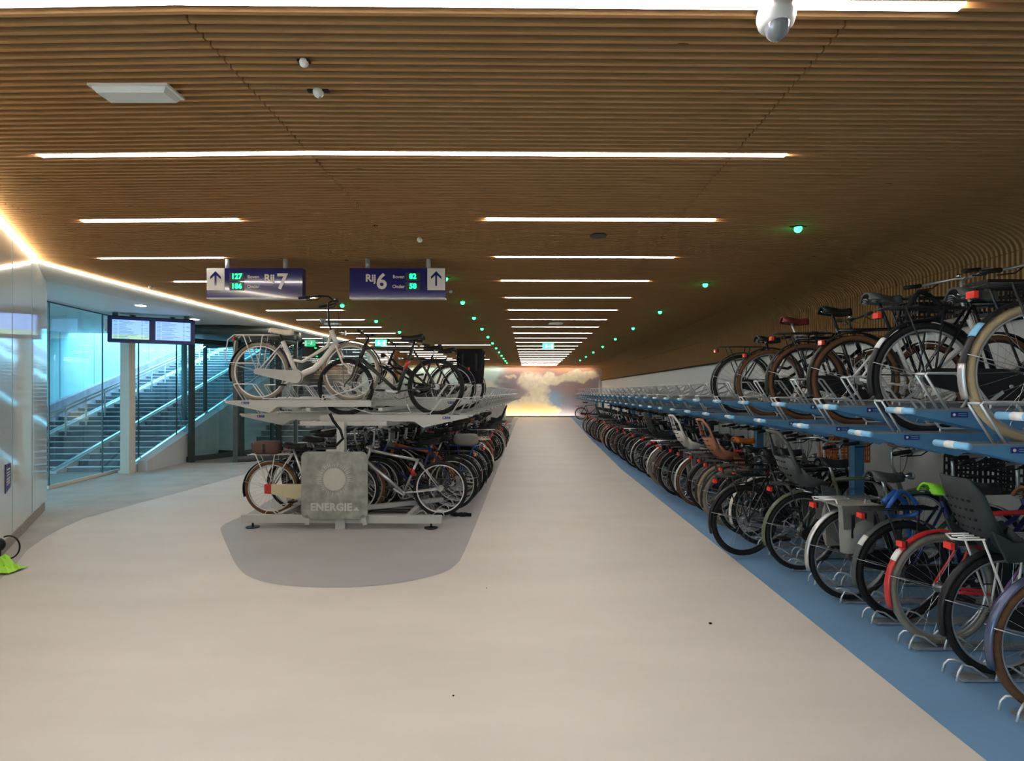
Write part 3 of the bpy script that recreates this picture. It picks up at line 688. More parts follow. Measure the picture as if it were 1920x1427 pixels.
def arcband(mb, cx, cz, R, a0, a1, wd, m, n=22, drop=.01):
    rows = []
    for i in range(n+1):
        a = a0+(a1-a0)*i/n; ca, sa = math.cos(a), math.sin(a)
        rows.append([(cx+(R-d)*ca, yy, cz+(R-d)*sa) for yy, d in ((-wd, drop), (-wd*.6, .002), (0, 0), (wd*.6, .002), (wd, drop))])
    mb.grid(rows, m, -.0025)
def saddle(mb, x, z, m, wide=.085, ln=.26, tilt=0, n=12):
    rows = []
    for i in range(n+1):
        t = i/n; xx = x-ln*.42+ln*t
        ww = wide*(1-(t**.7))*1.0+.018; ww = wide*max(.22, math.cos(min(1, t*1.25)*PI/2)**.8) if t < .8 else wide*.22*(1-((t-.8)/.2)**3*.6)
        if t < .12: ww *= .55+.45*(t/.12)**.5
        zz = z+.012*math.cos(t*PI*1.4)+tilt*(t-.5)
        rows.append([(xx, ww*k, zz-(abs(k)**3)*.055) for k in (-1, -.75, -.4, 0, .4, .75, 1)])
    mb.grid(rows, m, .012)
def spring(mb, x, y, z0, z1, m='silver'):
    mb.tube([(x+.014*math.cos(t*.9), y+.014*math.sin(t*.9), z0+(z1-z0)*t/24) for t in range(25)], .003, m, 4)
def child_seat(T, m, x=0, z=.70, hb=.5, straps=True, window=False):
    s_ = T('child_seat')
    prof = [(-.30, hb), (-.275, hb*.8), (-.235, hb*.55), (-.19, hb*.3), (-.14, .09), (-.07, .01), (.03, .0), (.13, .02)]
    wd = [.10, .135, .14, .14, .15, .155, .155, .15]; wing = [.02, .05, .055, .075, .10, .11, .09, .03]
    rows = []
    for (px_, pz), w_, wg in zip(prof, wd, wing):
        row = []
        for k in (-1, -.85, -.5, 0, .5, .85, 1):
            e = abs(k)**3*wg; up = 1 if pz < .12 else 0
            row.append((x+px_+(e*.25 if up else e), w_*k, z+pz+(e if up else .0)))
        rows.append(row)
    if window:
        rr = rows
        for i in (0,): s_.tube([rr[3][0], rr[2][0], rr[1][0], rr[0][1], rr[0][3], rr[0][5], rr[1][6], rr[2][6], rr[3][6]], .016, m, 8)
        s_.grid(rows[2:], m, .012)
        for k in (2, 4): s_.bar(rows[2][k], rows[0][k], .012, .012, m)
    else: s_.grid(rows, m, .012)
    for sy in (-1, 1):
        s_.prism([(x+.05, z+.05), (x+.18, z+.02), (x+.24, z-.34), (x+.19, z-.38), (x+.12, z-.33), (x+.07, z-.05)], sy*.165-.006, sy*.165+.006, m)
        s_.prism([(x+.12, z-.38), (x+.26, z-.38), (x+.26, z-.36), (x+.12, z-.35)], sy*.19-.03, sy*.19+.01, m)
        if not window:
            s_.prism([(x-.20, z+.16), (x-.08, z+.10), (x+.14, z+.14), (x+.15, z+.02), (x-.12, z-.0)], sy*.152-.008, sy*.152+.008, m)
    for r_ in range(5):
        for c_ in range(-2, 3):
            zz = z+hb*(.72-.12*r_)
            for (xa, za), (xb, zb) in zip(prof, prof[1:]):
                if zb <= zz-z <= za: xx = x+xa+(xb-xa)*((zz-z)-za)/(zb-za)
            s_.box((xx+.007, c_*.034, zz), (.017, .012, .012), 'black_plastic')
    a = T('seat_bracket', 'child_seat')
    for sy in (-.05, .05): a.tube([(x-.03, sy, z-.02), (x+.15, sy*.8, z-.06), (x+.30, sy*.3, z-.12)], .006, 'chrome', 6)
def crate(T, name, cx, cz, L_, W_, H_, m):
    b = T(name)
    for i in range(5):
        z = cz+H_*i/4
        for sy in (-1, 1): b.bar((cx-L_/2, sy*W_/2, z), (cx+L_/2, sy*W_/2, z), .008, .03 if i in (0, 4) else .018, m)
        for sx in (-1, 1): b.bar((cx+sx*L_/2, -W_/2, z), (cx+sx*L_/2, W_/2, z), .008, .03 if i in (0, 4) else .018, m)
    for i in range(9):
        t = -1+2*i/8
        for sy in (-1, 1): b.bar((cx+t*L_/2, sy*W_/2, cz), (cx+t*L_/2, sy*W_/2, cz+H_), .012, .006, m, up=(1,0,0))
        for sx in (-1, 1): b.bar((cx+sx*L_/2, t*W_/2, cz), (cx+sx*L_/2, t*W_/2, cz+H_), .006, .012, m, up=(1,0,0))
    b.box((cx, 0, cz+.004), (L_, W_, .008), m)
def pannier(T, m, x=-.02, z=.38, L_=.34, H_=.33, big=1.0, stripe=None):
    b = T('pannier')
    for sy in (-1, 1):
        rows = []
        for i in range(7):
            t = i/6; ww = L_/2*(1-.12*(1-t)**2)*big
            y0 = .075; y1 = .075+.12*big*math.sin(PI*(.18+.7*t))
            rows.append([(x-ww, sy*y0, z+H_*t), (x-ww*.96, sy*(y1*.8), z+H_*t), (x-ww*.6, sy*y1, z+H_*t), (x, sy*(y1+.01), z+H_*t), (x+ww*.6, sy*y1, z+H_*t), (x+ww*.96, sy*(y1*.8), z+H_*t), (x+ww, sy*y0, z+H_*t), (x-ww, sy*y0, z+H_*t)])
        b.grid(rows, m); b.add([rows[-1][k] for k in range(7)], [tuple(range(7))], m); b.add([rows[0][k] for k in range(7)], [tuple(range(6, -1, -1))], m)
        b.prism([(x-L_*.45, z+H_*.55), (x+L_*.45, z+H_*.55), (x+L_*.48, z+H_+.012), (x-L_*.48, z+H_+.012)], sy*.195*big if big == 1 else sy*.2*big, sy*.2*big, m)
        for q in (-.25, .25): b.box((x+L_*q, sy*.203*big, z+H_*.62), (.025, .006, H_*.5), stripe or 'black_leather')
    b.box((x, 0, z+H_+.008), (L_*.9, .34*big, .016), m)
def bike(style):
    S = dict(frame='men', fc='black_paint', tyre='rubber', rim='silver', fen='black_metal', rack='black_metal', case='black_plastic', bars='dutch', sad='black_leather', sh=.97, seat=None, crate=None, rcrate=None, pan=None, fend=True, lod=0, R=.335, grip='black_plastic', light=True, lock=None, wb=1.08, stand=True, steer=0, hb=.5, sz=.70, window=False, noseat=False, bh=1.06, bag=None, wrap=None)
    S.update(style); L = S['lod']; R = S['R']; T = Tree(); fc = S['fc']; wb_ = S['wb']; k8 = 10 if L == 0 else 5
    wheel(T, 'rear_wheel', 0, R, S['tyre'], S['rim'], L, .022); wheel(T, 'front_wheel', wb_, R, S['tyre'], S['rim'], L, .022)
    f = T('frame'); fr = S.get('thick') or (.016 if S['frame'] != 'fat' else .021)
    bb = Vector((.45, 0, .28)); st_ = Vector((.27, 0, S.get('sth') or (.80 if S['frame'] != 'mtb' else .70))); ht = Vector((wb_-.235, 0, .83)); hb_ = Vector((wb_-.17, 0, .665))
    f.tube([bb, st_], fr, fc, k8)
    f.tube([hb_, ht], fr+.003, fc, k8)
    if S['frame'] in ('men', 'fat'):
        f.tube([st_+Vector((-.0, 0, -.02)), ht+Vector((0, 0, -.035))], fr, fc, k8); f.tube([bb, hb_+Vector((0, 0, .01))], fr+.002, fc, k8)
    elif S['frame'] == 'mtb':
        f.tube([st_+Vector((0, 0, -.02)), ht+Vector((0, 0, -.03))], fr+.002, fc, k8); f.tube([bb, hb_+Vector((0, 0, .01))], fr+.005, fc, k8)
    elif S['frame'] == 'low':
        p = [hb_+Vector((-.0, 0, .02)), hb_+Vector((-.14, 0, -.16)), hb_+Vector((-.27, 0, -.29)), bb+Vector((.08, 0, .05)), bb]
        f.tube(p, fr+.010, fc, k8); f.tube([ht+Vector((0, 0, -.03)), hb_+Vector((-.11, 0, -.02)), bb+Vector((.05, 0, .18)), bb+Vector((-.05, 0, .2))], fr*.7, fc, k8)
    elif S['frame'] == 'swan':
        for dz in (0, .10):
            f.tube([hb_.lerp(ht, .2+dz*4), hb_+Vector((-.12, 0, -.10+dz)), Vector((.52, 0, .40+dz*1.1)), Vector((.40, 0, .38+dz*1.5))], fr, fc, k8)
    for sy in (-1, 1):
        f.tube([(0, sy*.062, R), (bb.x-.06, sy*.035, bb.z+.01), tuple(bb)], .010, fc, 6)
        f.tube([(0, sy*.062, R), (st_.x-.01, sy*.022, st_.z-.04)], .0085, fc, 6)
    f.cyl((bb.x, -.04, bb.z), (bb.x, .04, bb.z), .024, fc, 10)
    fk = T('fork'); c_ = hb_+Vector((.012, 0, -.03))
    fk.tube([c_+Vector((-.0, -.055, 0)), c_+Vector((0, .055, 0))], .014, fc, 6)
    for sy in (-1, 1): fk.tube([(c_.x, sy*.05, c_.z), (c_.x+.075, sy*.055, c_.z-.19), (wb_-.012, sy*.058, R+.04), (wb_, sy*.058, R)], [.013, .011, .008, .008], fc, 6)
    # saddle
    if not S['noseat']:
        d_ = (st_-bb).normalized(); sp_ = T('seat_post'); top = st_+d_*(S['sh']-.04-st_.z)
        sp_.tube([st_-d_*.05, top], .0125, 'silver' if S['rim'] == 'silver' else 'black_metal', 8)
        sd_ = T('saddle'); saddle(sd_, top.x+.01, S['sh'], S['sad'], .10 if S['bars'] == 'dutch' else .072, .26, n=12 if L == 0 else 6)
        if L == 0:
            for sy in (-1, 1):
                sd_.tube([(top.x-.09, sy*.02, S['sh']-.02), (top.x-.05, sy*.022, S['sh']-.04), (top.x+.05, sy*.02, S['sh']-.04), (top.x+.12, sy*.008, S['sh']-.015)], .0035, 'chrome', 5)
                if S['bars'] == 'dutch': spring(sd_, top.x-.075, sy*.055, S['sh']-.055, S['sh']-.01)
    # handlebar
    hbm = S.get('hbm') or 'silver' if S['fc'] not in ('black_paint', 'olive_frame') or S['bars'] == 'dutch' else 'black_metal'
    hbar = T('handlebar'); q = ht+Vector((-.03, 0, .07)); bh = S['bh']
    hbar.tube([ht, q, Vector((q.x-.01, 0, bh-.03)), Vector((q.x+.04, 0, bh))], .012, hbm, 7)
    if S['bars'] == 'dutch':
        for sy in (-1, 1):
            hbar.tube([(q.x+.04, 0, bh), (q.x+.06, sy*.06, bh+.005), (q.x+.055, sy*.16, bh+.02), (q.x-.01, sy*.245, bh+.01), (q.x-.12, sy*.285, bh-.01), (q.x-.22, sy*.295, bh-.02)], .0105, hbm, 7)
            T('grip' if sy < 0 else 'grip#2', 'handlebar').tube([(q.x-.11, sy*.282, bh-.008), (q.x-.235, sy*.297, bh-.022)], .0165, S['grip'], 8)
            if L == 0: hbar.tube([(q.x-.0, sy*.24, bh+.0), (q.x-.04, sy*.255, bh-.035), (q.x-.15, sy*.27, bh-.045)], .005, 'black_metal', 5)
    else:
        for sy in (-1, 1):
            hbar.tube([(q.x+.04, 0, bh), (q.x+.04, sy*.10, bh+.005), (q.x+.015, sy*.30, bh+.015)], .0105, hbm, 7)
            T('grip' if sy < 0 else 'grip#2', 'handlebar').tube([(q.x+.03, sy*.20, bh+.01), (q.x+.012, sy*.32, bh+.016)], .016, S['grip'], 8)
            if L == 0: hbar.tube([(q.x+.05, sy*.17, bh-.005), (q.x+.09, sy*.19, bh-.03), (q.x+.08, sy*.27, bh-.03)], .005, 'black_metal', 5)
    if L == 0:
        hbar.tube([(q.x+.03, .1, bh), (q.x+.13, .06, bh-.04), (q.x+.10, .02, .86), (ht.x+.05, .01, .72)], .0025, 'black_metal', 4)
        hbar.tube([(q.x+.03, -.1, bh), (q.x+.12, -.05, bh+.02), (q.x+.12, -.01, .9), (ht.x+.03, -.01, .75)], .0025, 'black_metal', 4)
        hbar.ball((q.x+.045, .09, bh+.03), (.02, .02, .016), 'chrome', 8, 6)
    # crank
    ck = T('crankset'); n_ = 28 if L == 0 else 12
    ck.ring((bb.x, -.055, bb.z), .085, .005, 'silver' if L == 0 else 'black_metal', n_, 4)
    for i in range(5): a = 2*PI*i/5; ck.bar((bb.x, -.055, bb.z), (bb.x+.085*math.cos(a), -.055, bb.z+.085*math.sin(a)), .012, .004, 'silver', up=(0,1,0))
    ck.cyl((bb.x, -.088, bb.z), (bb.x, .088, bb.z), .011, 'silver', 8)
    ca = S.get('ca', .6)
    for sy in (-1, 1):
        e = Vector((bb.x+sy*.165*math.cos(ca), sy*.085, bb.z+sy*.165*math.sin(ca))); ck.bar((bb.x, sy*.07, bb.z), e, .022, .014, 'silver', up=(0,1,0))
        T('pedal' if sy < 0 else 'pedal#2', 'crankset').box(e+Vector((0, sy*.05, 0)), (.085, .09, .022), 'black_plastic')
    if S['case']:
        cs = T('chain_case'); P = []
        for i in range(11): a = PI/2-PI*i/10; q9 = .075 if S.get('slim') else .105; P.append((bb.x+q9*math.cos(a), bb.z+q9*math.sin(a)))
        for i in range(7): a = -PI/2-PI*i/6; q9 = .035 if S.get('slim') else .055; P.append((-.0+q9*math.cos(a), R+q9*math.sin(a)))
        cs.prism(P, -.082, -.046, S['case'])
        if S.get('case_end'): cs.prism([(-.05, R-.055), (.03, R-.06), (.03, R+.06), (-.05, R+.055)], -.084, -.044, S['case_end'])
    else:
        cn_ = T('chain'); cn_.tube([(0, -.05, R+.04), (bb.x, -.055, bb.z+.088), (bb.x+.07, -.055, bb.z+.055), (bb.x+.088, -.055, bb.z), (bb.x+.07, -.055, bb.z-.055), (bb.x, -.055, bb.z-.088), (0, -.05, R-.04), (-.035, -.05, R-.02), (-.035, -.05, R+.02)], .004, 'black_metal', 4, closed=True)
        T('sprocket').cyl((0, -.055, R), (0, -.045, R), .036, 'silver', 14)
    if S['fen']:
        n_ = 22 if L == 0 else 10
        a = T('rear_mudguard'); arcband(a, 0, R, R+.022, math.radians(8), math.radians(198), .023, S['fen'], n_)
        for sy in (-1, 1): a.tube([(0, sy*.055, R), ((R+.02)*math.cos(math.radians(165)), sy*.026, R+(R+.02)*math.sin(math.radians(165)))], .0025, 'silver', 4)
        if S.get('fen_tip'): arcband(a, 0, R, R+.026, math.radians(172), math.radians(200), .0245, S['fen_tip'], 6)
        if S.get('fen_mark'): arcband(a, 0, R, R+.0262, math.radians(138), math.radians(150), .024, S['fen_mark'], 4)
        a = T('front_mudguard'); arcband(a, wb_, R, R+.022, math.radians(-25), math.radians(118), .023, S['fen'], n_)
        for sy in (-1, 1): a.tube([(wb_, sy*.055, R), (wb_-(R+.02)*math.cos(math.radians(20))*-1, sy*.026, R-(R+.02)*math.sin(math.radians(20)))], .0025, 'silver', 4)
    if S['rack']:
        rk = T('luggage_rack'); m = S['rack']; zr = R*2+.085
        for yy in (-.06, -.02, .02, .06): rk.tube([(-.27, yy, zr), (.19, yy, zr)], .005, m, 5)
        rk.tube([(.19, -.06, zr), (.19, .06, zr)], .005, m, 5); rk.tube([(-.27, -.06, zr), (-.29, 0, zr-.01), (-.27, .06, zr)], .006, m, 5); rk.tube([(-.05, -.06, zr), (-.05, .06, zr)], .005, m, 5)
        for sy in (-1, 1):
            rk.tube([(0, sy*.07, R), (-.17, sy*.065, zr)], .006, m, 5); rk.tube([(0, sy*.07, R), (.06, sy*.065, zr)], .006, m, 5)
            if S.get('loop'): rk.tube([(-.05, sy*.075, R+.1), (-.33, sy*.085, R+.10), (-.37, sy*.085, R+.16), (-.34, sy*.08, zr-.06), (-.27, sy*.065, zr)], .006, m, 6)
        rk.tube([(.19, 0, zr), (st_.x-.03, 0, zr+.0)], .005, m, 5)
    if S['light']:
        zr = R*2+.07 if S['rack'] else R*2-.03; xl = -.29 if S['rack'] else -.24
        lr = T('rear_light'); lr.box((xl-.012, 0, zr-.03), (.024, .052, .034), 'red_lens'); 
        if L == 0: lr.box((xl+.005, 0, zr-.03), (.015, .056, .038), 'black_plastic')
        fl_ = T('headlight'); fl_.tube([(hb_.x+.03, 0, .80), (hb_.x+.07, 0, .80), (hb_.x+.10, 0, .80)], [.012, .03, .034], 'chrome' if S['bars'] == 'dutch' else 'black_plastic', 10); fl_.cyl((hb_.x+.10, 0, .80), (hb_.x+.104, 0, .80), .031, 'clear_lens', 10)
        fl_.bar((hb_.x, 0, .78), (hb_.x+.05, 0, .79), .01, .01, 'black_metal')
    if S['stand'] and L == 0:
        T('kickstand').tube([(.36, .05, .25), (.30, .12, .10), (.25, .15, .03)], .008, 'silver', 6)
    if S['seat']: child_seat(T, S['seat'], .0, S['sz'], S['hb'], window=S['window'])
    if S['crate']: crate(T, 'front_crate', wb_-.02, .80, .36, .30, .24, S['crate'])
    if S['rcrate']: crate(T, 'rear_crate', -.06, R*2+.10, .40, .32, .16, S['rcrate'])
    if S['pan']: pannier(T, S['pan'], *S.get('pp', (-.02, .38, .34, .33)), big=S.get('pb', 1.0))
    if S['bag']:
        b = T('bag'); b.ball((-.05, 0, R*2+.17), (.17, .11, .09), S['bag'], 20, 12); b.v = [(-.05+.17*math.copysign(abs((x+.05)/.17)**.5, x+.05)*1.02, .11*math.copysign(abs(y/.11)**.55, y), R*2+.17+.085*math.copysign(abs((z-R*2-.17)/.09)**.6, z-R*2-.17)+.012*noise.noise(Vector((x*14, y*14, z*14)))) for x, y, z in b.v]; b.bar((-.05, -.115, R*2+.10), (-.05, -.115, R*2+.22), .025, .006, 'black_leather', up=(0, 1, 0))
    if S['lock'] and L == 0:
        b = T('lock'); b.tube([(.0+.11*math.cos(a*.5), .02+.045*math.sin(a*.9), R*2+.10+.09*math.sin(a*.5)) for a in range(13)] if S['lock'] != 'chain' else [(.42, .03, .62), (.40, .07, .50), (.43, .09, .42), (.50, .06, .45), (.50, .02, .58), (.44, -.02, .66)], .015, 'blue_paint' if S['lock'] == 'blue' else 'black_fabric', 7)
        if S['lock'] == 'blue': b.tube([(-.12, .03, R*2+.12), (-.02, .06, R*2+.18), (.08, .09, R*2+.10), (.12, .11, R*2-.06), (.14, .10, R+.15)], .019, 'blue_paint', 8)
    if S['wrap']: f.tube([st_.lerp(bb, .30), st_.lerp(bb, .48)], fr+.002, S['wrap'], k8)
    return T
def make_bike(style, label, loc, rz, lean=0, group=None, name='bicycle'):
    T = bike(style)
    if style.get('lod', 0) == 0:
        t = thing(name, label, 'bicycle', loc, rz, group); made = {}
        for k in T.order:
            nm = k.split('/')[-1].split('#')[0]; par = T.par[k]; made[k] = T.p[k].obj(nm, made[par] if par else t)
    else:
        m = MB()
        for k in T.order: m.merge(T.p[k])
        t = m.obj(name); t.location = loc; t.rotation_euler = (0, 0, rz); tag(t, label, 'bicycle', group)
    t.rotation_euler.x = lean; return t

# ------------------------------------------------------------------ racks
def tray_proto(blue):
    t = thing('bike_tray', 'tray', 'bike tray'); side = 'rack_blue' if blue else 'rack_grey'; top = 'tray_grey' if blue else 'rack_grey'
    c = MB(); Lt = 1.72
    c.box((Lt/2, 0, -.006), (Lt, .13, .010), top)
    for sy in (-1, 1): c.box((Lt/2+.1, sy*.03, .006), (Lt-.25, .006, .016), top); c.box((Lt/2, sy*.066, .001), (Lt, .004, .012), top)
    c.obj('channel', t)
    prof = [(0, 0), (Lt, 0), (Lt, -.065), (.62, -.065), (.52, -.135), (0, -.022)]
    for sy in (-1, 1):
        s_ = MB(); s_.prism(prof, sy*.068-.002, sy*.068+.002, side); s_.obj('side_plate', t)
    for sy in (-1, 1):
        s_ = MB(); yy = sy*.036
        s_.tube([(.21, yy, 0), (.09, yy, .19), (.10, yy, .20), (.30, yy, .20), (.315, yy, .195), (.43, yy, .04), (.45, yy, .03), (1.14, yy, .03), (1.16, yy, .035), (1.50, yy, .14), (1.66, yy, .235), (1.70, yy, .24), (1.71, yy, .22), (1.60, yy, 0)], .007, 'guard_steel', 6)
        for x in (.44, 1.13): s_.cyl((x, yy, 0), (x, yy, .03), .006, 'guard_steel', 6)
        s_.obj('guard_rail', t)
    s_ = MB(); s_.tube([(.09, -.036, .195), (.075, 0, .197), (.09, .036, .195)], .007, 'guard_steel', 6); s_.obj('guard_end', t); s_ = MB(); s_.tube([(1.70, -.036, .24), (1.72, 0, .24), (1.70, .036, .24)], .007, 'guard_steel', 6); s_.obj('guard_end', t)
    h = MB()
    if blue: h.tube([(-.02, -.105, -.002), (-.02, .105, -.002)], .017, 'handle_blue', 10); o = h.obj('handle', t); h = MB(); h.tube([(-.02, -.03, -.002), (-.02, .03, -.002)], .0185, 'handle_white', 10); h.box((.0, 0, -.002), (.03, .05, .02), 'handle_white'); h.obj('handle_clip', o)
    else: h.tube([(.02, 0, -.008), (-.03, 0, -.004), (-.05, 0, -.002)], [.016, .014, .012], 'galvanised', 10); h.obj('handle', t)
    for sy in (-1, 1):
        s_ = MB(); s_.box((.245, sy*.0715, -.022), (.09, .002, .028), 'sticker_navy'); s_.cyl((.245+sy*.028, sy*.0722, -.022), (.245+sy*.028, sy*.0732, -.022), .008, 'sign_white', 8)
        for q in (0, 1): s_.box((.245-sy*.015, sy*.0728, -.017-q*.010), (.045, .001, .003), 'handle_blue')
        s_.obj('number_label', t)
    return t
GB, GC = 'blue edged trays of the right rack', 'grey trays of the middle rack'
PB, PC_ = tray_proto(True), tray_proto(False)
usedp = {}
def place_tray(proto, loc, rz, label, group):
    if id(proto) not in usedp: usedp[id(proto)] = 1; t = proto
    else: t = dup(proto)
    t.location = loc; t.rotation_euler = (0, 0, rz); t['label'] = label; t['group'] = group; return t
XR = 2.04
PITCH = .3675; YR0 = 2.67
upper = {}
for j in range(-1, 30):
    for lv in (0, 1):
        yy = YR0+.735*j-(.3675 if lv else 0); z = 1.45 if lv else 1.30
        if yy < 1.9 or yy > 24.6: continue
        if lv == 0 and 0 <= j <= 5: lab = 'blue edged tray carrying the %s bicycle from the front, right upper deck' % order[j]
        elif lv == 0: lab = 'empty blue edged tray in the low row of the right upper deck'
        else: lab = 'empty blue edged tray in the high row of the right upper deck'
        if lv == 0 and 6 <= j <= 9: lab = 'empty blue edged low tray, %s one beyond the parked upper deck bikes' % order[j-6]
        if lv == 1 and j <= 8: lab = 'empty blue edged high tray of the right upper deck, %s from the front' % order[j]
        place_tray(PB, (XR, yy, z), 0, lab, GB)
# right rack framework
rf = thing('rack_frame', 'blue grey steel frame carrying the right upper deck', 'rack frame')
for xx, z, wd in ((2.95, 1.19, .08), (3.6, 1.19, .08), (2.95, 1.36, .05), (3.6, 1.36, .05)):
    b = MB(); b.box((xx, 13.2, z), (wd, 23.2, .09 if z < 1.3 else .05), 'rack_blue'); b.obj('beam', rf)
for k in range(11):
    b = MB(); yy = 3.0+2.2*k; b.box((3.05, yy, .60), (.09, .09, 1.12), 'rack_blue'); b.box((3.05, yy, .02), (.2, .2, .012), 'galvanised'); b.obj('post', rf)
    b = MB(); b.box((3.45, yy, .045), (1.6, .07, .05), 'galvanised'); b.obj('base_beam', rf)
# ground channels
def gutter_proto():
    t = thing('wheel_channel', 'channel', 'wheel channel'); c = MB(); c.box((.97, 0, .008), (1.75, .08, .005), 'galvanised')
    for sy in (-1, 1): c.box((.97, sy*.04, .014), (1.75, .004, .016), 'galvanised')
    c.obj('channel', t)
    for x in (.05, .26):
        h = MB(); h.tube([(x, -.05, .015), (x+.01, -.05, .06), (x+.03, -.045, .085), (x+.05, -.03, .092), (x+.10, -.03, .08), (x+.17, -.045, .03)], .006, 'guard_steel', 6)
        h.tube([(x, .05, .015), (x+.01, .05, .06), (x+.03, .045, .085), (x+.05, .03, .092), (x+.10, .03, .08), (x+.17, .045, .03)], .006, 'guard_steel', 6); h.obj('hoop', t)
    return t
PG = gutter_proto(); GG = 'galvanised wheel channels on the blue floor'; GG2 = 'galvanised wheel channels under the middle rack'
for k in range(0, 60): place_tray(PG, (2.22, YR0-.02+PITCH*k, 0), 0, 'galvanised floor channel with steel hoops in the right lower row'+(', %s from the front' % order[k] if k < 9 else ''), GG)

# right upper deck bikes
BL = dict(fc='black_paint')
ups = [
 (dict(frame='men', tyre='tan_rubber', rim='silver', fen='black_metal', fen_tip='silver', fen_mark='handle_blue', sh=.95, R=.335, bars='straight', bh=1.0), 'bicycle with thick cream tyres on the right upper deck'),
 (dict(frame='men', tyre='rubber', rim='silver', fen='black_metal', fen_mark='sign_white', sad='seat_grey', sh=.86, lock='ring', seat=None), 'black bicycle with large red rear light and low grey saddle on upper deck'),
 (dict(frame='mtb', fc='white_frame', tyre='brown_rubber', rim='black_metal', fen='black_metal', rack=None, sad='seat_grey', sh=.96, case=None, bars='dutch', light=True, bh=1.10, crate='black_plastic'), 'white framed bicycle with brown tyres and no rack on upper deck'),
 (dict(frame='men', tyre='brown_rubber', rim='black_metal', fen='black_metal', sad='black_leather', sh=.97, bars='straight', crate='black_plastic'), 'black bicycle with brown tyres, rack and chrome seatpost on upper deck'),
 (dict(frame='men', tyre='brown_rubber', rim='silver', fen='black_metal', rack=None, sad='red_leather', sh=.98, case=None, bars='straight', bh=.98), 'bicycle with dark red saddle and no rack on upper deck'),
 (dict(frame='swan', tyre='rubber', rim='silver', fen='black_metal', sad='black_leather', sh=.86, bh=.9), 'black bicycle with low saddle, farthest one on the right upper deck'),
]
for j, (s_, lab) in enumerate(ups):
    make_bike(s_, lab, (2.42, YR0+.735*j, 1.301), math.radians(random.uniform(-1, 1.5)), math.radians(random.uniform(-1.5, 1.5)), 'bikes on the right upper deck')

# right lower row
low = [
 (2.52, 2.66, dict(frame='low', fc='steel_blue', tyre='brown_rubber', fen='steel_blue', rack=None, light=False, case='black_plastic', sad='black_leather'), 'bicycle with blue grey mudguards and brown tyres at the right edge', 3),
 (2.56, 3.03, dict(frame='swan', fc='purple_paint', tyre='rubber', fen='black_metal', rack='white_frame', seat='seat_charcoal', sad='brown_leather', hb=.42, sz=.66, sh=1.0, grip='brown_leather'), 'bicycle with large charcoal child seat and white rack stays', 3),
 (2.52, 3.40, dict(frame='men', fc='red_paint', tyre='grey_rubber', fen='red_paint', rack=None, fen_mark='sign_white', crate='black_plastic', case=None, sad='black_leather'), 'bicycle with red mudguard and thick grey tyres in lower row', 4),
 (2.52, 3.77, dict(frame='swan', fc='navy_paint', tyre='rubber', fen='seat_grey', rack='black_metal', lock='blue', sad='lime', sh=.90, rim='black_metal', fen_mark='seat_white'), 'dark blue bicycle with lime saddle cover and blue chain lock', 4),
 (2.38, 4.13, dict(frame='men', fc='green_paint', tyre='rubber', fen='silver', rack='silver', pan='canvas', sad='seat_grey', sh=.93, crate='black_plastic', pb=.8), 'green bicycle with grey canvas panniers and silver mudguard', 6),
 (2.35, 4.82, dict(frame='men', fc='moss_frame', tyre='rubber', fen='moss_frame', rack='black_metal', seat='seat_grey', hb=.48, sz=.72, window=True, sh=.95), 'olive bicycle carrying a tall grey perforated child seat', 6),
 (2.02, 5.24, dict(frame='fat', fc='black_paint', tyre='rubber', rim='black_metal', fen='black_metal', rack='black_metal', case=None, sh=.92), 'black bicycle with thick tyres sticking out furthest into the aisle', 9),
 (2.36, 5.60, dict(frame='men', tyre='rubber', fen='seat_white', rack='black_metal', sh=.95), 'black bicycle with white rear mudguard behind the thick tyred one', 5),
 (2.35, 5.97, dict(frame='swan', tyre='rubber', fen='black_metal', sh=.9, bars='dutch', fc='black_paint', crate='orange_paint'), 'black bicycle with orange front crate in the lower row', 3),
 (2.3, 6.35, dict(frame='low', tyre='grey_rubber', fen='black_metal', sh=.9, fc='seat_grey'), 'grey low-step bicycle with grey tyres just before the brown child seat', 4),
 (2.35, 6.70, dict(frame='men', tyre='tan_rubber', fen='black_metal', seat='seat_brown', hb=.48, sz=.72, window=True, sad='orange_paint', fc='black_paint'), 'bicycle carrying the brown perforated child seat', 4),
 (2.35, 7.08, dict(frame='men', tyre='rubber', fen='black_metal', fc='red_paint'), 'dark bicycle with red frame next to the brown child seat', 4),
 (2.3, 7.45, dict(frame='swan', tyre='brown_rubber', fen='silver', fc='black_paint', pan='canvas', pb=.8), 'black bicycle with silver mudguard and pale bags between two child seats', 4),
 (2.3, 7.85, dict(frame='men', tyre='rubber', fen='black_metal', seat='seat_white', hb=.48, sz=.72, window=True), 'bicycle carrying the white perforated child seat', 4),
]
for i, (x, yy, s_, lab, yw) in enumerate(low):
    t = make_bike(s_, lab, (x, yy, .016), math.radians(yw), math.radians(random.uniform(-2.5, 2.5)), 'bikes in the right lower row')
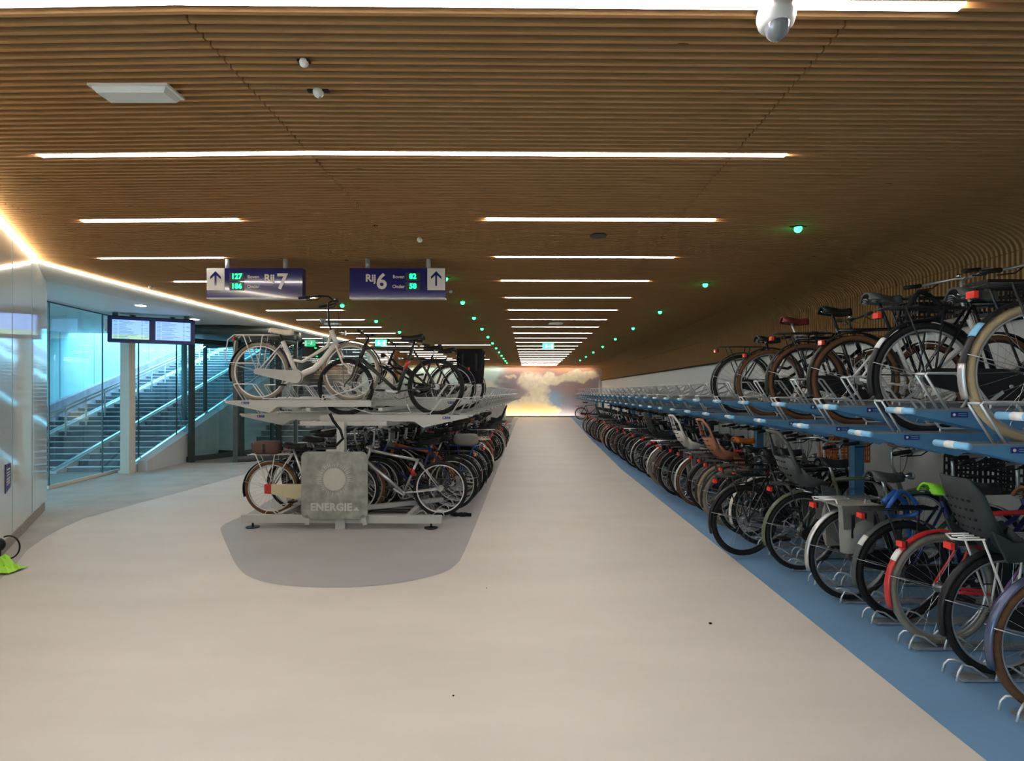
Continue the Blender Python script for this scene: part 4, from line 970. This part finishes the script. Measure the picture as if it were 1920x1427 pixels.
# smaller, more distant bikes: each one mesh, several looks
far_styles = [
 dict(frame='men', tyre='rubber'), dict(frame='swan', tyre='rubber', fen='black_metal', crate='black_plastic'), dict(frame='low', fc='seat_grey', tyre='grey_rubber', fen='silver', rack='silver'),
 dict(frame='men', fc='navy_paint', tyre='rubber', fen='seat_white'), dict(frame='men', tyre='tan_rubber', fen='black_metal', fc='black_paint'), dict(frame='mtb', fc='silver', tyre='rubber', fen=None, rack=None, case=None, bars='straight'),
 dict(frame='swan', fc='black_paint', tyre='brown_rubber', pan='black_fabric'), dict(frame='men', fc='green_paint', tyre='rubber', fen='cream_paint', rack='cream_paint'), dict(frame='men', fc='red_paint', tyre='rubber', fen='red_paint'),
 dict(frame='swan', fc='black_paint', tyre='rubber', crate='navy_paint'), dict(frame='mtb', fc='orange_paint', tyre='rubber', fen=None, rack=None, case=None, bars='straight'), dict(frame='men', fc='black_paint', tyre='rubber', rack='silver', sad='brown_leather'),
 dict(frame='men', fc='black_paint', tyre='rubber', seat='seat_charcoal', hb=.46), dict(frame='low', fc='white_frame', tyre='rubber', fen='white_frame', rack='white_frame'),
]
far_names = ['black bicycle', 'black bicycle with front crate', 'grey low-step bicycle with silver mudguards', 'dark blue bicycle with white mudguards', 'black bicycle with tan tyres', 'silver sports bicycle without mudguards', 'black bicycle with black panniers', 'bicycle with cream mudguards and rack', 'bicycle with red mudguards', 'black bicycle with blue front crate', 'orange sports bicycle', 'black bicycle with silver rack and brown saddle', 'black bicycle with charcoal child seat', 'white low-step bicycle']
proto_far = {}
def far_bike(i, loc, rz, where):
    if i not in proto_far:
        s_ = dict(far_styles[i]); s_['lod'] = 1; o = make_bike(s_, '', loc, rz); proto_far[i] = o
    else: o = proto_far[i].copy(); C.objects.link(o)
    o.location = loc; o.rotation_euler = (math.radians(random.uniform(-3, 3)), 0, rz)
    o['label'] = far_names[i]+' '+where; return o
seq = [0, 6, 2, 4, 0, 12, 3, 1, 0, 5, 11, 0, 9, 6, 0, 3, 8, 0, 1, 4, 0, 13, 0, 6, 12, 0, 9, 2, 0, 3, 0, 0, 6]
for k, i in enumerate(seq):
    yy = 8.2+PITCH*k
    o = far_bike(i, (2.33+random.uniform(-.1, .06), yy, .016), math.radians(random.uniform(-2, 7)), 'in the right lower row, %s' % ('about level with the green lamps' if False else ('nearer half' if k < 11 else ('middle stretch' if k < 22 else 'far end'))))
    o['group'] = 'bikes in the right lower row'
# the lone bike beside the mural
o = far_bike(0, (2.95, 31.2, 0), math.radians(8), 'standing alone in front of the sky mural'); o.rotation_euler.x = 0

# ------------------------------------------------------------------ middle rack
RA = -.018                                # the rack runs slightly askew of the aisle
def mid(x, s): return Vector((-2.12+x*math.cos(RA)-s*math.sin(RA), 6.35+x*math.sin(RA)+s*math.cos(RA), 0))
mf = thing('rack_frame', 'pale grey steel frame of the middle double-deck rack', 'rack frame', tuple(mid(0, 0)), RA)
for s_ in [0.02]+[2.2*k for k in range(1, 9)]:
    b = MB(); b.box((0, s_, .105), (2.28 if s_ < 1 else 2.2, .07, .085), 'rack_grey'); b.obj('base_beam', mf)
    for sx in (-1.02, 1.02): b = MB(); b.cyl((sx, s_, .012), (sx, s_, .07), .012, 'black_metal', 10); b.cyl((sx, s_, 0), (sx, s_, .012), .075, 'black_metal', 18); b.obj('foot', mf)
    b = MB(); b.box((0, s_+.0, .62), (.085, .085, 1.18), 'rack_grey'); b.box((0, s_-.045, .055), (.11, .02, .13), 'rack_grey'); b.obj('post', mf)
    b = MB(); b.box((0, s_+.07, 1.185), (1.0, .05, .05), 'rack_grey'); b.obj('bracket', mf)
for x in (-.75, .75):
    b = MB(); b.box((x, 9.1, .12), (.06, 18, .05), 'rack_grey'); b.obj('long_rail', mf)
for x, z in ((-.42, 1.17), (.42, 1.17), (-.42, 1.345), (.42, 1.345)):
    b = MB(); b.box((x, 9.7, z), (.05, 19.2, .07 if z < 1.2 else .04), 'rack_grey'); b.obj('beam', mf)
for sx in (-1, 1):
    b = MB(); b.bar((sx*.06, .3, .16), (sx*1.0, .9, .16), .07, .05, 'rack_grey'); b.obj('brace', mf)
# ENERGIE plate
ep = thing('energy_sign', 'square grey metal plate with sun emblem reading ENERGIE', 'sign', tuple(mid(-.045, -.08)+Vector((0, 0, .13))), RA)
W_ = .75; r_ = .07; P = []
for cx, cz, a0 in ((W_/2-r_, r_, -PI/2), (W_/2-r_, W_-r_, 0), (-W_/2+r_, W_-r_, PI/2), (-W_/2+r_, r_, PI)):
    for i in range(6): a = a0+PI/2*i/5; P.append((cx+r_*math.cos(a), cz+r_*math.sin(a)))
b = MB(); b.prism(P, -.006, .0, 'energy_plate'); b.obj('plate', ep)
sun = MB(); Pn = []
for i in range(96): a = 2*PI*i/96; rr = .118 if i % 2 else .135; Pn.append((rr*math.cos(a), .44+rr*math.sin(a)))
sun.prism(Pn, -.009, -.006, 'energy_light'); random.seed(3)
for i in range(44):
    a = 2*PI*i/44+random.uniform(-.03, .03); r0 = .143; r1 = random.choice((.175, .19, .205, .225)); 
    da = .055; 
    pts = [(r0*math.cos(a-da*.5), .44+r0*math.sin(a-da*.5)), (r1*math.cos(a), .44+r1*math.sin(a)), (r0*math.cos(a+da), .44+r0*math.sin(a+da)), (r0*1.06*math.cos(a+da*.5), .44+r0*1.06*math.sin(a+da*.5))]
    sun.prism(pts, -.009, -.006, 'energy_light')
    m_ = r0*1.18; pts = [(m_*math.cos(a+.07), .44+m_*math.sin(a+.07)), (r1*.97*math.cos(a+.085), .44+r1*.97*math.sin(a+.085)), (m_*math.cos(a+.1), .44+m_*math.sin(a+.1))]
    sun.prism(pts, -.009, -.006, 'energy_light')
sun.obj('sun_emblem', ep)
put_text('ENERGIE', .118, 'energy_light', ep, (-.035, -.007, .125), 'lettering', .0042, spacing=1.04)
b = MB(); b.prism([(.21, .09), (.285, .09), (.2475, .132)], -.009, -.006, 'energy_light'); b.obj('triangle', ep)
for sx in (-.31, .31):
    b = MB(); b.bar((sx, .0, .04), (sx*(1.0 if sx < 0 else 1.12), -.0, -.07), .05, .012, 'rack_grey', up=(0, 1, 0)); b.obj('bracket', ep)
b = MB(); b.box((0, .03, .72), (.2, .04, .1), 'rack_grey'); b.obj('bracket', ep)
# trays of the middle rack
NM = 25
for j in range(NM):
    for lv in (0, 1):
        s_ = .22+.735*j+(.3675 if lv else 0); z = 1.44 if lv else 1.27
        p = mid(1.42, s_); lab = 'grey middle rack tray facing the right aisle, %s row' % ('high' if lv else 'low')
        if j == 0 and lv == 0: lab = 'nearest grey tray of the middle rack carrying the dark sports bicycle'
        elif j < 6: lab += ', %s from the front' % order[j]
        place_tray(PC_, (p.x, p.y, z), PI+RA, lab, GC)
        s2_ = .22+.735*j+(0 if lv else .3675); p = mid(-1.42, s2_); lab = 'grey middle rack tray facing the glass front, %s row' % ('high' if lv else 'low')
        if j == 0 and lv == 1: lab = 'nearest high grey tray of the middle rack carrying the white bicycle'
        elif j < 6: lab += ', %s from the front' % order[j]
        place_tray(PC_, (p.x, p.y, z), RA, lab, GC)
def on_mid(style, s_, right, z, label, yaw=0, dx=0, **kw):
    p = mid((1.04 if right else -1.04)+dx, s_); p.z = z
    return make_bike(style, label, tuple(p), (PI if right else 0)+RA+math.radians(yaw), math.radians(random.uniform(-1.5, 1.5)), 'bikes on the middle rack upper deck' if z > 1 else 'bikes under the middle rack')
on_mid(dict(frame='fat', fc='olive_frame', tyre='rubber', rim='black_metal', fen=None, rack=None, case=None, bars='straight', light=False, sh=.93, bh=.95, wrap='red_paint', ca=.1, wb=1.06), .22, True, 1.271, 'dark grey sports bicycle without mudguards on the nearest right tray')
on_mid(dict(frame='low', fc='white_frame', tyre='grey_rubber', rim='white_frame', fen='black_metal', rack='white_frame', loop=True, case='silver', slim=True, sad='cream_leather', sh=.84, sth=.70, hbm='black_metal', thick=.026, bars='dutch', bh=1.18, bag=None, light=True, R=.345), .22, False, 1.441, 'white city bicycle with cream saddle and white rack on the upper deck')
on_mid(dict(frame='swan', tyre='rubber', fen='black_metal', sh=.93, rack=None, bars='straight', bh=.98), 1.70, True, 1.271, 'black bicycle on the upper deck right behind the dark sports bicycle', dx=-.05)
on_mid(dict(frame='men', tyre='rubber', fen='black_metal', sh=.95, pan='black_fabric', pp=(-.12, .40, .42, .52)), 2.44, True, 1.271, 'black bicycle with boxy black panniers on the middle upper deck', dx=.02)
# below the middle rack, right side
on_mid(dict(frame='mtb', fc='silver', tyre='rubber', rim='handle_white', fen=None, rack=None, case=None, bars='straight', light=False, noseat=True, wrap='red_paint', stand=False), .52, True, .03, 'silver bicycle frame with black tyres and white rims beside the ENERGIE plate', yaw=1)
on_mid(dict(frame='men', fc='navy_paint', tyre='rubber', fen='black_metal', sh=.9), .89, True, .03, 'dark blue bicycle just behind the silver one', yaw=-2, dx=.08)
on_mid(dict(frame='mtb', fc='orange_paint', tyre='rubber', fen=None, rack=None, case=None, bars='straight', sh=.9, light=False), 1.26, True, .03, 'bright orange framed bicycle below the middle rack', yaw=-3, dx=.1)
on_mid(dict(frame='men', fc='black_paint', tyre='rubber', fen='black_metal', sh=.9, rack='blue_paint', bag='canvas'), 1.63, True, .03, 'black bicycle with pale bag on its blue rack under the middle rack', yaw=-3, dx=.12)
seqm = [6, 0, 7, 7, 0, 8, 4, 0, 11, 0, 3, 0, 1, 4, 0, 6, 0, 9, 12]
for k, i in enumerate(seqm):
    p = mid(1.04+random.uniform(-.02, .14), 2.0+PITCH*k); o = far_bike(i, (p.x, p.y, .03), PI+RA+math.radians(random.uniform(-5, 3)), 'under the middle rack, right side, %s' % ('near half' if k < 9 else 'far half')); o['group'] = 'bikes under the middle rack'
# left side
on_mid(dict(frame='low', fc='silver', tyre='brown_rubber', fen='black_metal', rack='white_frame', case='cream_paint', case_end='red_paint', bag='brown_fabric', sh=.88, R=.33, light=False), .55, False, .03, 'silver bicycle with cream chain case and brown bag left of the ENERGIE plate', yaw=2, dx=-.02)
on_mid(dict(frame='men', fc='seat_grey', tyre='rubber', fen='black_metal', rack='black_metal', sh=.93, lock='chain'), .92, False, .03, 'dark grey bicycle behind the brown bagged one', yaw=-2, dx=.1)
for k, i in enumerate([0, 6, 3, 0, 1, 0, 4, 11, 0, 6, 2, 0, 9, 0, 0, 5]):
    p = mid(-1.04+random.uniform(-.05, .12), 1.3+PITCH*k); o = far_bike(i, (p.x, p.y, .03), RA+math.radians(random.uniform(-4, 4)), 'under the middle rack, left side, %s' % ('near half' if k < 8 else 'far half')); o['group'] = 'bikes under the middle rack'
for k in range(22):
    p = mid(1.15, .5+PITCH*k); place_tray(PG, (p.x, p.y, .01), PI+RA, 'galvanised channel under the middle rack on the right aisle side', GG2)
    p = mid(-1.15, .5+PITCH*k); place_tray(PG, (p.x, p.y, .01), RA, 'galvanised channel under the middle rack on the glass front side', GG2)
# black chain lock on the floor and looped around the tray end
ch = MB(); q = g(850, 968); 
pts = [Vector((q[0]+.03*math.sin(i*1.7)+i*.016, q[1]+.035*math.cos(i*1.3), .025)) for i in range(14)]
ch.tube(pts, .02, 'black_fabric', 8); ch.ball(pts[0], (.05, .04, .03), 'black_plastic')
tag(ch.obj('chain_lock'), 'black chain lock lying on the floor at the end of the grey base beam', 'lock')
c2_ = MB(); q = mid(-.1, -.02)
c2_.tube([Vector((q.x, q.y, 0))+Vector((x, 0, z)) for x, z in ((-.02, 1.30), (.02, 1.22), (.10, 1.12), (.13, 1.02), (.06, .95), (-.03, .94))], .017, 'black_fabric', 8)
tag(c2_.obj('chain_lock'), 'black chain lock hanging in front of the grey rack post', 'lock')
# pedal-like debris and floor litter
for px, py, s_ in ((1332, 1170, .012), (912, 1103, .005), (850, 1305, .006)):
    p = g(px, py); b = MB(); b.ball((p[0], p[1], s_*.4), (s_, s_, s_*.5), 'black_fabric', 8, 5); tag(b.obj('floor_speck'), 'dark speck on the cream floor '+('right of centre' if px > 1200 else ('ahead of the grey patch' if py < 1200 else 'in the foreground')), 'debris')
# lime bag and black cable at the lower left
random.seed(5)
p = g(4, 1072); b = MB(); rows = []
for i in range(9):
    rows.append([(p[0]+(-.14+.035*i)*1.0, p[1]+(-.09+.023*j), .012+(.03+.16*abs(noise.noise(Vector((i*.9, j*.9, 2)))))*(1-abs(i-4)/4.3)*(1-abs(j-4)/4.3)*1.6) for j in range(9)])
b.grid(rows, 'lime_bag', .004, smooth=False); tag(b.obj('plastic_bag'), 'crumpled lime green bag on the floor at the lower left', 'bag')
b = MB(); P = [g(0, 1058), g(12, 1055), g(22, 1047)]
p0 = Vector((g(3, 1052)[0], g(3, 1052)[1], 0))
b.tube([p0+Vector((.045+.085*math.cos(a), .02+.02*math.cos(a), .12+.105*math.sin(a))) for a in [-1.75+.22*i for i in range(18)]], .007, 'black_plastic', 7); b.ball(p0+Vector((-.02, 0, .15)), (.05, .04, .06), 'black_plastic'); b.cyl(p0+Vector((-.02, 0, 0)), p0+Vector((-.02, 0, .12)), .012, 'black_plastic', 8)
tag(b.obj('black_cable'), 'black cable with round plug beside the white wall base', 'cable')
